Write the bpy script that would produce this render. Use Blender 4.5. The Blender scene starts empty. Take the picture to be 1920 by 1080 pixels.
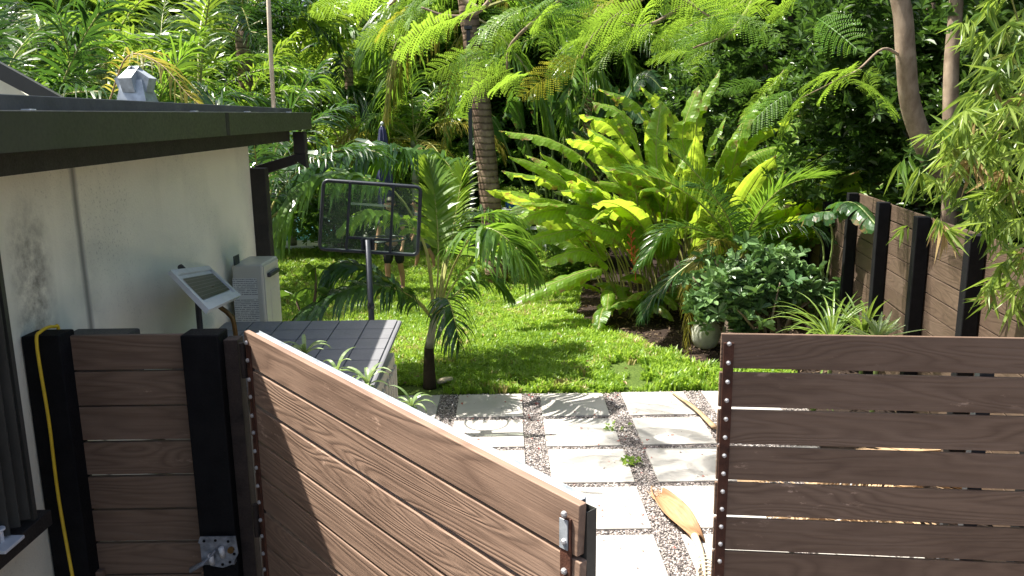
import bpy, math, random
import numpy as np
from mathutils import Vector, Matrix
R = math.radians
S = bpy.context.scene
C = S.collection
random.seed(7); rng = np.random.default_rng(7)

# ---------------------------------------------------------------- camera
F = 1500.0; H = 2.60
cam_d = bpy.data.cameras.new('camera'); cam = bpy.data.objects.new('camera', cam_d); C.objects.link(cam)
S.camera = cam
cam_d.sensor_width = 36; cam_d.lens = 36 * F / 1920; cam_d.clip_end = 2000; cam_d.clip_start = 0.05
cam.matrix_world = Matrix.Translation((0, 0, H)) @ (Matrix.Rotation(R(-0.34), 4, 'Z') @ Matrix.Rotation(R(90 - 11.57), 4, 'X') @ Matrix.Rotation(R(-0.7), 4, 'Z'))
CR = cam.matrix_world.to_3x3()
def ray(px, py): return CR @ Vector(((px - 960) / F, -(py - 540) / F, -1))
def at(px, py, Y):                       # the point at distance Y along the garden seen at a photo position
    d = ray(px, py); return Vector((0, 0, H)) + d * (Y / d.y)
def atX(px, py, X):
    d = ray(px, py); return Vector((0, 0, H)) + d * (X / d.x)
def G(px, py, z=0.0):                    # same, on the ground
    d = ray(px, py); return Vector((0, 0, H)) + d * ((z - H) / d.z)

# ---------------------------------------------------------------- light
SUN = Vector((-0.53, 0.10, 1.0)).normalized()
w = bpy.data.worlds.new('World'); S.world = w; w.use_nodes = True
nt = w.node_tree; nt.nodes.clear()
sky = nt.nodes.new('ShaderNodeTexSky'); sky.sky_type = 'NISHITA'; sky.sun_disc = False; sky.dust_density = 4.0; sky.ozone_density = 0.4
sky.sun_elevation = math.asin(SUN.z); sky.sun_rotation = math.atan2(SUN.x, SUN.y)
bg = nt.nodes.new('ShaderNodeBackground'); bg.inputs[1].default_value = 0.092
wo = nt.nodes.new('ShaderNodeOutputWorld')
nt.links.new(sky.outputs[0], bg.inputs[0]); nt.links.new(bg.outputs[0], wo.inputs[0])
sl = bpy.data.lights.new('sun', 'SUN'); sl.energy = 5.0; sl.angle = R(0.55); sl.color = (1, 0.95, 0.87)
so = bpy.data.objects.new('sun', sl); C.objects.link(so); so.rotation_euler = SUN.to_track_quat('Z', 'Y').to_euler()
S.view_settings.view_transform = 'Standard'; S.view_settings.look = 'None'; S.view_settings.gamma = 1
S.view_settings.exposure = 1.3
S.render.engine = 'CYCLES'
S.cycles.max_bounces = 8; S.cycles.transmission_bounces = 6; S.cycles.transparent_max_bounces = 8

# ---------------------------------------------------------------- materials
def lin(c): return tuple(((v / 255) / 12.92 if v / 255 <= .04045 else ((v / 255 + .055) / 1.055) ** 2.4) for v in c)
class NT:
    def __init__(s, name):
        s.m = bpy.data.materials.new(name); s.m.use_nodes = True; s.t = s.m.node_tree; s.t.nodes.clear()
        s.out = s.n('ShaderNodeOutputMaterial')
    def n(s, typ, ins=None, **kw):
        nd = s.t.nodes.new(typ)
        for k, v in kw.items(): setattr(nd, k, v)
        if ins:
            for k, v in ins.items():
                if isinstance(v, bpy.types.NodeSocket): s.t.links.new(v, nd.inputs[k])
                else: nd.inputs[k].default_value = v
        return nd
    def attr(s, name): return s.n('ShaderNodeAttribute', attribute_name=name)
    def math(s, op, a, b=0.0, c=0.0): return s.n('ShaderNodeMath', {0: a, 1: b, 2: c}, operation=op).outputs[0]
    def mix(s, f, a, b, bt='MIX'):
        nd = s.n('ShaderNodeMix', data_type='RGBA', blend_type=bt)
        for k, v in ((0, f), (6, a), (7, b)):
            if isinstance(v, bpy.types.NodeSocket): s.t.links.new(v, nd.inputs[k])
            else: nd.inputs[k].default_value = (tuple(v) + (1,))[:4] if k else v
        return nd.outputs[2]
    def ramp(s, f, stops):
        nd = s.n('ShaderNodeValToRGB', {0: f}); e = nd.color_ramp.elements
        while len(e) > 1: e.remove(e[-1])
        e[0].position = stops[0][0]; e[0].color = tuple(stops[0][1]) + (1,)
        for p, c in stops[1:]:
            x = e.new(p); x.color = tuple(c) + (1,)
        return nd.outputs[0]
    def noise(s, vec, scale, detail=4, rough=.55, dist=0): return s.n('ShaderNodeTexNoise', {'Vector': vec, 'Scale': scale, 'Detail': detail, 'Roughness': rough, 'Distortion': dist}).outputs[0]
    def mapr(s, f, a, b, c=0, d=1): return s.n('ShaderNodeMapRange', {0: f, 1: a, 2: b, 3: c, 4: d}).outputs[0]
    def vscale(s, v, sc): return s.n('ShaderNodeMapping', {'Vector': v, 'Scale': sc}).outputs[0]
    def bump(s, h, st, d=0.01): return s.n('ShaderNodeBump', {'Strength': st, 'Distance': d, 'Height': h}).outputs[0]
    def bsdf(s, col, rough=.6, metal=0, bump=None, spec=.5, **kw):
        ins = {'Base Color': col if isinstance(col, bpy.types.NodeSocket) else tuple(col) + (1,), 'Roughness': rough, 'Metallic': metal, 'Specular IOR Level': spec}
        if bump is not None: ins['Normal'] = bump
        ins.update(kw)
        b = s.n('ShaderNodeBsdfPrincipled', ins); return b.outputs[0]
    def done(s, sh): s.t.links.new(sh, s.out.inputs[0]); return s.m
    def obj(s): return s.n('ShaderNodeTexCoord').outputs['Object']

def g3(v): return (v, v, v)
def plain(name, col, rough=.6, metal=0, vary=.25, scale=8, bumps=.15, spec=.5):
    t = NT(name); o = t.obj(); n = t.noise(o, scale, 5)
    n2 = t.noise(o, scale * 12, 3)
    c = t.mix(t.mapr(n, .3, .7), [x * (1 - vary) for x in col], [min(1, x * (1 + vary)) for x in col])
    return t.done(t.bsdf(c, t.mapr(n2, .3, .7, max(.02, rough - .1), min(1, rough + .1)), metal, t.bump(n2, bumps, .004), spec))

def wood(name, dark, light, contrast=.8, wear=.25):
    t = NT(name); lp = t.attr('lp').outputs['Vector']
    v1 = t.vscale(lp, (.85, 6.0, 6.0))
    base = t.noise(v1, 1.0, 2.4, .42, .5)
    rings = t.math('SINE', t.math('MULTIPLY', base, t.mapr(t.attr('rnd').outputs['Fac'], 0, 1, 70, 190)))
    rings = t.mapr(rings, -1, 1)
    rings = t.math('POWER', rings, .6)
    fine = t.noise(t.vscale(lp, (5, 160, 160)), 1, 4, .6)
    big = t.noise(t.vscale(lp, (2.2, 9, 9)), 1, 3)
    mid = [(a + b) / 2 for a, b in zip(dark, light)]
    c = t.mix(rings, [m * (1 - .5 * contrast) + d * .5 * contrast for m, d in zip(mid, dark)], light)
    c = t.mix(t.mapr(fine, .35, .7, 0, .45), c, dark)
    c = t.mix(t.mapr(big, .35, .75, 0, .5), c, mid)
    knot = t.n('ShaderNodeTexVoronoi', {'Vector': t.vscale(lp, (1.5, 4.0, .01)), 'Scale': 1.0, 'Randomness': 1.0}).outputs['Distance']
    c = t.mix(t.mapr(knot, .02, .11, .65, 0), c, [d * .55 for d in dark])
    scr = t.noise(t.vscale(lp, (10, 26, 26)), 1, 8, .75)
    spot = t.noise(lp, 1.7, 2)
    f = t.math('MULTIPLY', t.mapr(scr, .58, .66), t.mapr(spot, .54, .62))
    c = t.mix(t.math('MULTIPLY', f, wear * 2.2), c, [min(1, l * 1.9 + .05) for l in light])
    rv = t.attr('rnd').outputs['Fac']
    rv2 = t.math('FRACT', t.math('MULTIPLY', rv, 7.31))
    c = t.mix(t.mapr(rv2, 0, 1, 0, .42), c, dark)
    dr = t.noise(t.vscale(lp, (1.6, 3.5, 3.5)), 1, 5, .65); c = t.mix(t.mapr(dr, .5, .75, 0, .5), c, [l * .9 + .02 for l in light]); c = t.mix(t.mapr(dr, .5, .25, 0, .5), c, [d * .7 for d in dark])
    kl = t.n('ShaderNodeTexVoronoi', {'Vector': t.vscale(lp, (1.1, 5.0, .01)), 'Scale': 1.0, 'Randomness': 1.0}).outputs['Distance']
    c = t.mix(t.mapr(kl, .03, .13, .5, 0), c, [min(1, l * 1.35) for l in light])
    h = t.math('ADD', t.math('MULTIPLY', rings, .6), t.math('MULTIPLY', fine, .8))
    return t.done(t.bsdf(c, .62, 0, t.bump(h, .45, .004), .35))

def leaf(name, a, b, tr, rough=.38, transl=.35, spec=.5, old=None):
    t = NT(name); rv = t.attr('rnd').outputs['Fac']
    c = t.mix(rv, a, b)
    n = t.noise(t.obj(), 6, 3)
    c = t.mix(t.mapr(n, .3, .75, 0, .35), c, [x * .6 for x in a])
    trc = t.mix(rv, [x * .75 for x in tr], tr)
    if old:
        k = t.mapr(rv, .90, .96)
        c = t.mix(k, c, old); trc = t.mix(k, trc, old)
    p = t.bsdf(c, rough, 0, None, spec)
    q = t.n('ShaderNodeBsdfTranslucent', {'Color': trc}).outputs[0]
    return t.done(t.n('ShaderNodeMixShader', {0: transl, 1: p, 2: q}).outputs[0])

def banana_mat(name, a, b, tr, transl=.5):
    t = NT(name); rv = t.attr('rnd').outputs['Fac']; lp = t.attr('lp').outputs['Vector']
    sx = t.n('ShaderNodeSeparateXYZ', {0: lp})
    vein = t.math('SINE', t.math('MULTIPLY', t.math('ADD', sx.outputs[0], t.math('MULTIPLY', t.math('ABSOLUTE', sx.outputs[1]), -.35)), 190))
    vein = t.mapr(vein, -1, 1)
    c = t.mix(rv, a, b); trc = t.mix(rv, [x * .8 for x in tr], tr)
    c = t.mix(t.math('MULTIPLY', vein, .22), c, [x * .5 for x in a])
    trc = t.mix(t.math('MULTIPLY', vein, .3), trc, [x * .55 for x in tr])
    edge = t.math('ABSOLUTE', sx.outputs[1])
    mid = t.mapr(edge, .0, .014, 1, 0)
    c = t.mix(mid, c, (.30, .36, .10)); 
    n = t.noise(t.obj(), 7, 5, .7)
    br = t.math('MULTIPLY', t.mapr(n, .53, .60), t.mapr(sx.outputs[2], .55, 1.0))
    spt = t.mapr(t.noise(t.obj(), 38, 3, .7), .66, .72, 0, .6); c = t.mix(spt, c, (.25, .17, .06)); c = t.mix(br, c, (.26, .15, .07)); trc = t.mix(br, trc, (.3, .14, .05))
    p = t.bsdf(c, .36, 0, t.bump(vein, .35, .004), .5)
    q = t.n('ShaderNodeBsdfTranslucent', {'Color': trc}).outputs[0]
    return t.done(t.n('ShaderNodeMixShader', {0: transl, 1: p, 2: q}).outputs[0])

def bark(name, a, b, ring=0, scale=9):
    t = NT(name); o = t.obj(); n = t.noise(t.vscale(o, (1, 1, .45)), scale, 6, .65)
    c = t.mix(t.mapr(n, .3, .7), a, b); h = n
    if ring:
        z = t.n('ShaderNodeSeparateXYZ', {0: o}).outputs[2]
        s = t.math('SINE', t.math('MULTIPLY', t.math('ADD', z, t.math('MULTIPLY', n, .05)), ring)); s = t.mapr(s, .2, 1)
        c = t.mix(t.math('MULTIPLY', s, .7), c, [x * .35 for x in a]); h = t.math('ADD', n, t.math('MULTIPLY', s, -.8))
    blot = t.noise(o, 3.3, 4); c = t.mix(t.mapr(blot, .55, .7, 0, .5), c, [min(1, x * 1.7) for x in b])
    return t.done(t.bsdf(c, .85, 0, t.bump(h, .7, .01), .2))

M = {}
M['wood_lit'] = wood('weathered_sunlit_wood', (.155, .097, .067), (.36, .24, .17), .8, .35)  # lighter copy of the board wood, the gate's sunlight put into its tone
M['wood_dark'] = wood('stained_shaded_wood', (.112, .070, .047), (.245, .165, .115), .8, .5)  # darker copy for boards standing in shade, that shade put into the colour
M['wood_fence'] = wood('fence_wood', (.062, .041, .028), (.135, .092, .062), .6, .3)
M['black_paint'] = plain('black_paint', (.007, .007, .008), .75, 0, .3, 14, .4, .15)
M['bronze'] = plain('dark_bronze_metal', (.048, .048, .042), .42, .0, .15, 5, .05)
M['lip'] = plain('sunlit_edge_grey', (.33, .33, .34), .5, .2, .2)  # light grey that paints the sunlit line along gutter and roof edge
M['drip'] = plain('grey_flashing', (.10, .10, .105), .6, 0, .2, 9, .1)
M['fascia'] = plain('dark_wood_trim', (.022, .019, .016), .7, 0, .35, 12, .4)
M['galv'] = plain('galvanised_steel', (.46, .50, .53), .45, .35, .25, 18, .1)
M['galv_dark'] = plain('dull_zinc', (.22, .24, .27), .5, .3, .5, 30, .4)
M['rust'] = plain('rusted_steel', (.085, .032, .018), .75, .2, .5, 20, .5)
M['rust_dark'] = plain('dark_rusted_steel', (.03, .02, .016), .8, .1, .5, 14, .4)
M['zinc'] = plain('zinc_bolt', (.55, .55, .56), .35, .6, .1)
M['grey_metal'] = plain('grey_metal', (.035, .04, .05), .4, .3, .2, 12, .1)
M['darkgrey'] = plain('dark_grey_plastic', (.03, .032, .036), .5, 0, .2)
M['white_plastic'] = plain('white_plastic', (.62, .64, .66), .4, 0, .08)
M['yellow'] = plain('yellow_cord', (.70, .47, .02), .5, 0, .1)
M['cream_metal'] = plain('cream_painted_metal', (.50, .49, .42), .4, 0, .06, 5, .05)
M['lid'] = plain('grey_resin_lid', (.18, .18, .19), .62, 0, .10, 6, .1)
M['lid_line'] = plain('lid_groove', (.05, .05, .055), .8)
M['box_side'] = plain('beige_resin', (.50, .46, .37), .6, 0, .06, 5, .1)
M['copper'] = plain('weathered_copper', (.20, .11, .035), .4, .7, .5, 25, .3)
M['navy'] = plain('navy_canvas', (.035, .04, .10), .85, 0, .2)
M['black_cloth'] = plain('black_cloth', (.012, .012, .014), .85)
M['grey_cloth'] = plain('grey_cloth', (.10, .11, .12), .9)
M['skin'] = plain('skin', (.42, .22, .14), .5, 0, .08)
M['hair'] = plain('hair', (.03, .018, .01), .6)
M['ceramic'] = plain('celadon_ceramic', (.52, .53, .44), .3, 0, .25, 9, .1)
M['litter'] = plain('leaf_litter', (.13, .09, .055), .9, 0, .6, 14, .5)
M['soil'] = plain('dark_soil', (.028, .021, .017), .95, 0, .5, 20, 1)
M['husk'] = plain('husk', (.34, .26, .16), .8, 0, .35, 14, .5)
M['dryleaf'] = plain('dry_palm_leaf', (.40, .27, .15), .75, 0, .35, 9, .4)
t = NT('dry_sheath'); lp_ = t.attr('lp').outputs['Vector']; st_ = t.noise(t.vscale(lp_, (5, 60, 1)), 1, 5, .6); bl2 = t.noise(t.vscale(lp_, (3, 3, 1)), 1, 4)
c_ = t.mix(t.mapr(st_, .3, .7), (.30, .16, .075), (.50, .31, .17)); c_ = t.mix(t.mapr(bl2, .5, .68, 0, .75), c_, (.20, .10, .05)); M['sheath'] = t.done(t.bsdf(c_, .65, 0, t.bump(st_, .5, .004), .3))
M['paleleaf'] = plain('pale_dry_fibre', (.60, .50, .36), .8, 0, .2, 9, .3)
M['petal'] = plain('red_petal', (.50, .07, .035), .7, 0, .4, 40)
M['orange_flower'] = plain('orange_bract', (.42, .09, .02), .5, 0, .2)
M['blue_plastic'] = plain('blue_plastic', (.01, .10, .5), .4)
M['lime_plastic'] = plain('yellow_plastic', (.75, .7, .02), .5)
M['coping'] = plain('pool_coping', (.72, .72, .70), .7, 0, .08)
M['bark_grey'] = bark('smooth_grey_bark', (.17, .12, .08), (.32, .25, .18), 0, 14)
M['bark_brown'] = bark('brown_bark', (.10, .07, .05), (.2, .15, .11))
M['palm_bark'] = bark('ringed_palm_bark', (.14, .09, .06), (.32, .23, .16), 60)
M['shaft'] = bark('pale_crownshaft', (.22, .24, .15), (.36, .36, .27), 18)
M['dark_fibre'] = bark('dark_fibre', (.02, .015, .01), (.06, .045, .03))
M['sago_bark'] = bark('scaly_trunk', (.07, .05, .035), (.2, .16, .12), 110)
M['stem_green'] = plain('green_stem', (.16, .22, .06), .5, 0, .2)
M['stem_yellow'] = plain('yellow_green_stem', (.30, .30, .09), .5, 0, .3)

M['grass'] = leaf('lawn_blade', (.11, .22, .02), (.36, .50, .07), (.55, .80, .08), .42, .42, .5, (.42, .36, .14))
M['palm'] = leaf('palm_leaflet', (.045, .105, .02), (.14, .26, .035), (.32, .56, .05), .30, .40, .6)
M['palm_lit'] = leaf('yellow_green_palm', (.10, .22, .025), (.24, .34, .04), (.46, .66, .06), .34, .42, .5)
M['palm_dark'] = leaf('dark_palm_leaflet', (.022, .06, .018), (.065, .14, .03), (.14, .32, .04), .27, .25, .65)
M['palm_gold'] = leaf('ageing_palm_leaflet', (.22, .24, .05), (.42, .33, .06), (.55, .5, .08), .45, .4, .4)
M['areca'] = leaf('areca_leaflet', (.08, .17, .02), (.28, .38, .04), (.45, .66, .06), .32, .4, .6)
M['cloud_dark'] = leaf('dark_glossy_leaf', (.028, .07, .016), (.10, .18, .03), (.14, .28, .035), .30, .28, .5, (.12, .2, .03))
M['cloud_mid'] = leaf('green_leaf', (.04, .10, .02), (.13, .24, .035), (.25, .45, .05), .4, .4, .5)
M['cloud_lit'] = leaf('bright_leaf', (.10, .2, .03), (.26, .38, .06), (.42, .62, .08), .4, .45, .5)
M['poinc'] = leaf('feathery_leaf', (.06, .18, .012), (.22, .35, .03), (.42, .66, .06), .42, .44, .45, (.40, .40, .04))
M['bamboo'] = leaf('bamboo_leaf', (.07, .15, .02), (.40, .50, .12), (.42, .58, .08), .38, .42, .5, (.45, .33, .15))
M['shrub'] = leaf('round_leaf', (.06, .14, .045), (.24, .38, .14), (.14, .27, .05), .34, .2, .5)
M['strap'] = leaf('strap_leaf', (.09, .17, .03), (.22, .33, .06), (.35, .5, .07), .4, .35, .5)
M['pale_strap'] = leaf('pale_leaf', (.16, .26, .08), (.42, .52, .26), (.4, .55, .15), .35, .3, .5)
M['banana'] = banana_mat('heliconia_leaf', (.07, .17, .02), (.24, .38, .05), (.58, .80, .06))
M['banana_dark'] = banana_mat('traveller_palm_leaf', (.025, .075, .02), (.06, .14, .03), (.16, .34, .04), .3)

def house_wall():
    t = NT('stained_stucco'); o = t.obj(); sx = t.n('ShaderNodeSeparateXYZ', {0: o})
    base = t.mix(t.noise(o, 1.3, 3), (.80, .77, .61), (.86, .84, .70))
    sp = t.noise(o, 90, 2); mask = t.noise(o, 1.1, 3)
    wob = t.math('MULTIPLY', t.math('SUBTRACT', t.noise(o, 3.0, 4), .5), .16)
    # dark mildew run near the joint and a smudge beside the fence
    d = t.math('ABSOLUTE', t.math('SUBTRACT', sx.outputs[1], t.math('ADD', 3.46, t.math('MULTIPLY', wob, .12))))
    run = t.math('MULTIPLY', t.mapr(d, .004, .035, 1, 0), t.mapr(sx.outputs[2], 1.6, 2.6, .75, .65))
    halo = t.math('MULTIPLY', t.mapr(d, .0, .17, 1, 0), t.mapr(t.noise(o, 7, 5), .35, .7, .05, .5))
    c = t.mix(run, base, (.05, .05, .06)); c = t.mix(t.math('MULTIPLY', halo, .55), c, (.10, .10, .09))
    dy = t.math('ADD', t.math('SUBTRACT', sx.outputs[1], 3.08), wob)
    e = t.math('ADD', t.math('POWER', t.math('DIVIDE', dy, .13), 2), t.math('POWER', t.math('DIVIDE', t.math('SUBTRACT', sx.outputs[2], 1.98), .32), 2))
    smd = t.math('MULTIPLY', t.mapr(e, .0, 1.6, .8, 0), t.mapr(t.noise(o, 16, 6, .7), .3, .65))
    c = t.mix(smd, c, (.09, .08, .065))
    f = t.math('MULTIPLY', t.mapr(sp, .60, .68), t.mapr(mask, .45, .7, .02, .4))
    c = t.mix(f, c, (.16, .15, .12))
    low = t.math('MULTIPLY', t.mapr(t.noise(o, 2.2, 5), .45, .75), .25)
    c = t.mix(low, c, (.36, .38, .33))
    sk = t.math('MULTIPLY', t.mapr(t.noise(t.vscale(o, (1, 10, .55)), 1, 5, .6), .54, .76, 0, .14), t.mapr(sx.outputs[2], 1.4, 2.5, .25, 1)); c = t.mix(sk, c, (.38, .36, .28))
    return t.done(t.bsdf(c, .88, 0, t.bump(t.math('ADD', t.noise(o, 110, 4), t.math('MULTIPLY', t.noise(o, 9, 5), 1.2)), .6, .004), .2))
M['stucco'] = house_wall()

def paver_mat():
    t = NT('pale_paver'); o = t.obj(); lp = t.attr('lp').outputs['Vector']
    n = t.noise(lp, 2.4, 5, .6); n2 = t.noise(lp, 30, 4)
    c = t.mix(t.mapr(n, .3, .7), (.38, .365, .34), (.52, .505, .47))
    st = t.noise(lp, 5.5, 6, .7); c = t.mix(t.mapr(st, .52, .70, 0, .6), c, (.40, .37, .32)); ed = t.noise(t.vscale(lp, (1, 1, 1)), 14, 5, .7); c = t.mix(t.mapr(ed, .6, .7, 0, .35), c, (.38, .33, .27))
    c = t.mix(t.mapr(n2, .64, .7, 0, .5), c, (.25, .22, .19))
    c = t.mix(t.mapr(t.attr('rnd').outputs['Fac'], 0, 1, 0, .25), c, (.45, .42, .38))
    return t.done(t.bsdf(c, .8, 0, t.bump(n2, .2, .003), .3))
M['paver'] = paver_mat()
def gravel_mat():
    t = NT('gravel'); o = t.obj()
    v = t.n('ShaderNodeTexVoronoi', {'Vector': o, 'Scale': 80.0, 'Randomness': 1.0})
    v2 = t.n('ShaderNodeTexVoronoi', {'Vector': o, 'Scale': 60.0, 'Randomness': 1.0})
    s = t.n('ShaderNodeSeparateColor', {0: v.outputs['Color']})
    c = t.ramp(s.outputs[0], [(0, (.06, .055, .055)), (.3, (.20, .175, .17)), (.55, (.38, .33, .30)), (.8, (.55, .48, .44)), (1, (.75, .71, .68))])
    c = t.mix(t.mapr(v.outputs['Distance'], .35, .75), c, (.03, .026, .024))
    h = t.math('SUBTRACT', 1.0, v.outputs['Distance'])
    return t.done(t.bsdf(c, .8, 0, t.bump(h, 1.0, .012), .3))
M['gravel'] = gravel_mat()
t = NT('pebble'); M['pebble'] = t.done(t.bsdf(t.ramp(t.attr('rnd').outputs['Fac'], [(0, (.08, .07, .07)), (.35, (.26, .22, .21)), (.6, (.45, .38, .34)), (.8, (.55, .50, .47)), (1, (.72, .70, .68))]), .7))
def soilm(name, a, b, sc=25):
    t = NT(name); o = t.obj(); n = t.noise(o, sc, 6, .7); n2 = t.noise(o, 1.1, 4)
    c = t.mix(t.mapr(n, .35, .65), a, b); c = t.mix(t.mapr(n2, .45, .7, 0, .6), c, [x * .6 for x in a])
    return t.done(t.bsdf(c, .95, 0, t.bump(n, 1, .02), .2))
M['earth'] = soilm('earth', (.045, .035, .025), (.12, .09, .06))
M['turf'] = soilm('turf', (.05, .09, .015), (.14, .2, .04), 40)
M['mulch'] = soilm('mulch', (.022, .015, .012), (.055, .036, .026), 55)
t = NT('pool_water'); M['water'] = t.done(t.bsdf((.20, .50, .55), .06, 0, t.bump(t.noise(t.obj(), 3, 3), .15, .05), .6))
t = NT('clear_polycarbonate')
a_ = t.n('ShaderNodeBsdfTransparent', {'Color': (.90, .97, .88, 1)}).outputs[0]
b_ = t.bsdf((.55, .62, .52), .12, 0, None, .6)
M['glass'] = t.done(t.n('ShaderNodeMixShader', {0: .05, 1: a_, 2: b_}).outputs[0])
t = NT('white_line'); M['line'] = t.done(t.n('ShaderNodeMixShader', {0: .45, 1: t.n('ShaderNodeBsdfTransparent').outputs[0], 2: t.bsdf((.7, .72, .7), .4)}).outputs[0])
def solar():
    t = NT('solar_cells'); lp = t.attr('lp').outputs['Vector']; s = t.n('ShaderNodeSeparateXYZ', {0: lp})
    def ln(o, sp, wd):
        fr = t.math('ABSOLUTE', t.math('SUBTRACT', t.math('FRACT', t.math('DIVIDE', o, sp)), .5)); return t.math('GREATER_THAN', fr, .5 - wd)
    c = t.mix(ln(s.outputs[0], .0105, .07), (.012, .015, .018), (.10, .105, .11))
    c = t.mix(ln(s.outputs[1], .042, .035), c, (.3, .31, .32))
    c = t.mix(ln(t.math('ADD', s.outputs[1], .0), .3, .008), c, (.55, .57, .58))
    return t.done(t.bsdf(c, .35, 0, None, .25))
M['solar'] = solar()
def label():
    t = NT('rating_sticker'); lp = t.attr('lp').outputs['Vector']; s = t.n('ShaderNodeSeparateXYZ', {0: lp})
    row = t.math('FRACT', t.math('DIVIDE', s.outputs[2], .0125)); rows = t.math('LESS_THAN', row, .45)
    n = t.noise(t.vscale(lp, (160, 160, 55)), 1, 1); m = t.math('MULTIPLY', rows, t.math('GREATER_THAN', n, .42))
    blk = t.math('GREATER_THAN', t.noise(t.vscale(lp, (1.5, 1.5, 17)), 1, 1), .40)
    c = t.mix(t.math('MULTIPLY', t.math('MULTIPLY', m, blk), .75), (.60, .61, .58), (.07, .07, .08))
    return t.done(t.bsdf(c, .5))
M['label'] = label()

# ---------------------------------------------------------------- mesh helper
class MB:
    def __init__(s): s.V = []; s.Fq = []; s.P = []; s.L = []; s.Rn = []; s.n = 0; s.Mq = []; s.Mp = []
    def add(s, V, Q=None, P=None, lp=None, rnd=0.5, mi=0):
        V = np.asarray(V, dtype=np.float32).reshape(-1, 3); k = len(V)
        s.V.append(V); s.L.append(V if lp is None else np.asarray(lp, dtype=np.float32).reshape(-1, 3))
        s.Rn.append(np.full(k, rnd, np.float32) if np.isscalar(rnd) else np.asarray(rnd, np.float32))
        if Q is not None and len(Q):
            Q = np.asarray(Q, dtype=np.int32); s.Fq.append(Q + s.n); s.Mq.append(np.full(len(Q), mi, np.int32))
        if P is not None:
            for p in P: s.P.append([i + s.n for i in p]); s.Mp.append(mi)
        s.n += k
    def box(s, c, size, rot=None, mi=0, jit=None, rnd=None, taper=1.0):
        x, y, z = [v / 2 for v in size]
        L = np.array([(a * x * (taper if cz > 0 else 1), b * y * (taper if cz > 0 else 1), cz * z) for cz in (-1, 1) for b in (-1, 1) for a in (-1, 1)])
        V = L
        if rot is not None: V = L @ np.array(rot.to_3x3()).T
        V = V + np.array(c)
        off = rng.random(3) * 50 if jit is None else np.array(jit)
        s.add(V, [(0, 2, 3, 1), (4, 5, 7, 6), (0, 1, 5, 4), (2, 6, 7, 3), (0, 4, 6, 2), (1, 3, 7, 5)], lp=L + off, rnd=rng.random() if rnd is None else rnd, mi=mi)
        return s
    def hexa(s, pts, mi=0):                 # 8 explicit corners: bottom 4, top 4 (same order around)
        s.add([tuple(p) for p in pts], [(0, 3, 2, 1), (4, 5, 6, 7), (0, 1, 5, 4), (1, 2, 6, 5), (2, 3, 7, 6), (3, 0, 4, 7)], mi=mi); return s
    def tube(s, pts, rad, n=8, cap=True, mi=0, rnd=.5, squash=1):
        pts = [Vector(p) for p in pts]; k = len(pts)
        if not hasattr(rad, '__len__'): rad = [rad] * k
        V = []; up = Vector((0, 0, 1)); prev = None
        for i, p in enumerate(pts):
            T = (pts[min(i + 1, k - 1)] - pts[max(i - 1, 0)]).normalized()
            if prev is None:
                a = T.cross(up)
                if a.length < .1: a = T.cross(Vector((1, 0, 0)))
            else: a = prev - T * prev.dot(T)
            a.normalize(); prev = a; b = T.cross(a)
            for j in range(n):
                q = 2 * math.pi * j / n; V.append(p + (a * math.cos(q) + b * math.sin(q) * squash) * rad[i])
        Q = [(i * n + j, i * n + (j + 1) % n, (i + 1) * n + (j + 1) % n, (i + 1) * n + j) for i in range(k - 1) for j in range(n)]
        P = [list(range(n))[::-1], list(range((k - 1) * n, k * n))] if cap else None
        s.add([tuple(v) for v in V], Q, P, mi=mi, rnd=rnd); return s
    def lathe(s, prof, c=(0, 0, 0), n=20, mi=0):
        V = [(c[0] + r * math.cos(2 * math.pi * j / n), c[1] + r * math.sin(2 * math.pi * j / n), c[2] + z) for r, z in prof for j in range(n)]
        Q = [(i * n + j, i * n + (j + 1) % n, (i + 1) * n + (j + 1) % n, (i + 1) * n + j) for i in range(len(prof) - 1) for j in range(n)]
        s.add(V, Q, [list(range(n))[::-1], list(range((len(prof) - 1) * n, len(prof) * n))], mi=mi); return s
    def mesh(s, name, mats, smooth=False):
        me = bpy.data.meshes.new(name)
        V = np.concatenate(s.V); Ls = np.concatenate(s.L); Rn = np.concatenate(s.Rn)
        Q = np.concatenate(s.Fq) if s.Fq else np.zeros((0, 4), np.int32)
        nq = len(Q); lens = [len(p) for p in s.P]
        loops = np.concatenate([Q.ravel()] + [np.array(p, np.int32) for p in s.P]) if s.P else Q.ravel()
        me.vertices.add(len(V)); me.vertices.foreach_set('co', V.ravel())
        me.loops.add(len(loops)); me.loops.foreach_set('vertex_index', loops.astype(np.int32))
        me.polygons.add(nq + len(lens))
        st = np.concatenate([np.arange(nq) * 4, nq * 4 + np.cumsum([0] + lens[:-1])]) if lens else np.arange(nq) * 4
        me.polygons.foreach_set('loop_start', st.astype(np.int32))
        if not isinstance(mats, (list, tuple)): mats = [mats]
        for m in mats: me.materials.append(m)
        if len(mats) > 1:
            mi = np.concatenate((s.Mq if s.Mq else [np.zeros(0, np.int32)]) + [np.array(s.Mp, np.int32)]); me.polygons.foreach_set('material_index', mi.astype(np.int32))
        a = me.attributes.new('rnd', 'FLOAT', 'POINT'); a.data.foreach_set('value', Rn)
        a = me.attributes.new('lp', 'FLOAT_VECTOR', 'POINT'); a.data.foreach_set('vector', Ls.ravel())
        me.update(calc_edges=True); me.validate()
        me.polygons.foreach_set('use_smooth', np.full(nq + len(lens), bool(smooth)))
        return me
    def build(s, name, mats, parent=None, smooth=False, bevel=0):
        o = bpy.data.objects.new(name, s.mesh(name, mats, smooth)); C.objects.link(o)
        if parent: o.parent = parent
        if bevel:
            b = o.modifiers.new('bevel', 'BEVEL'); b.width = bevel; b.segments = 2; b.limit_method = 'ANGLE'
        return o
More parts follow.
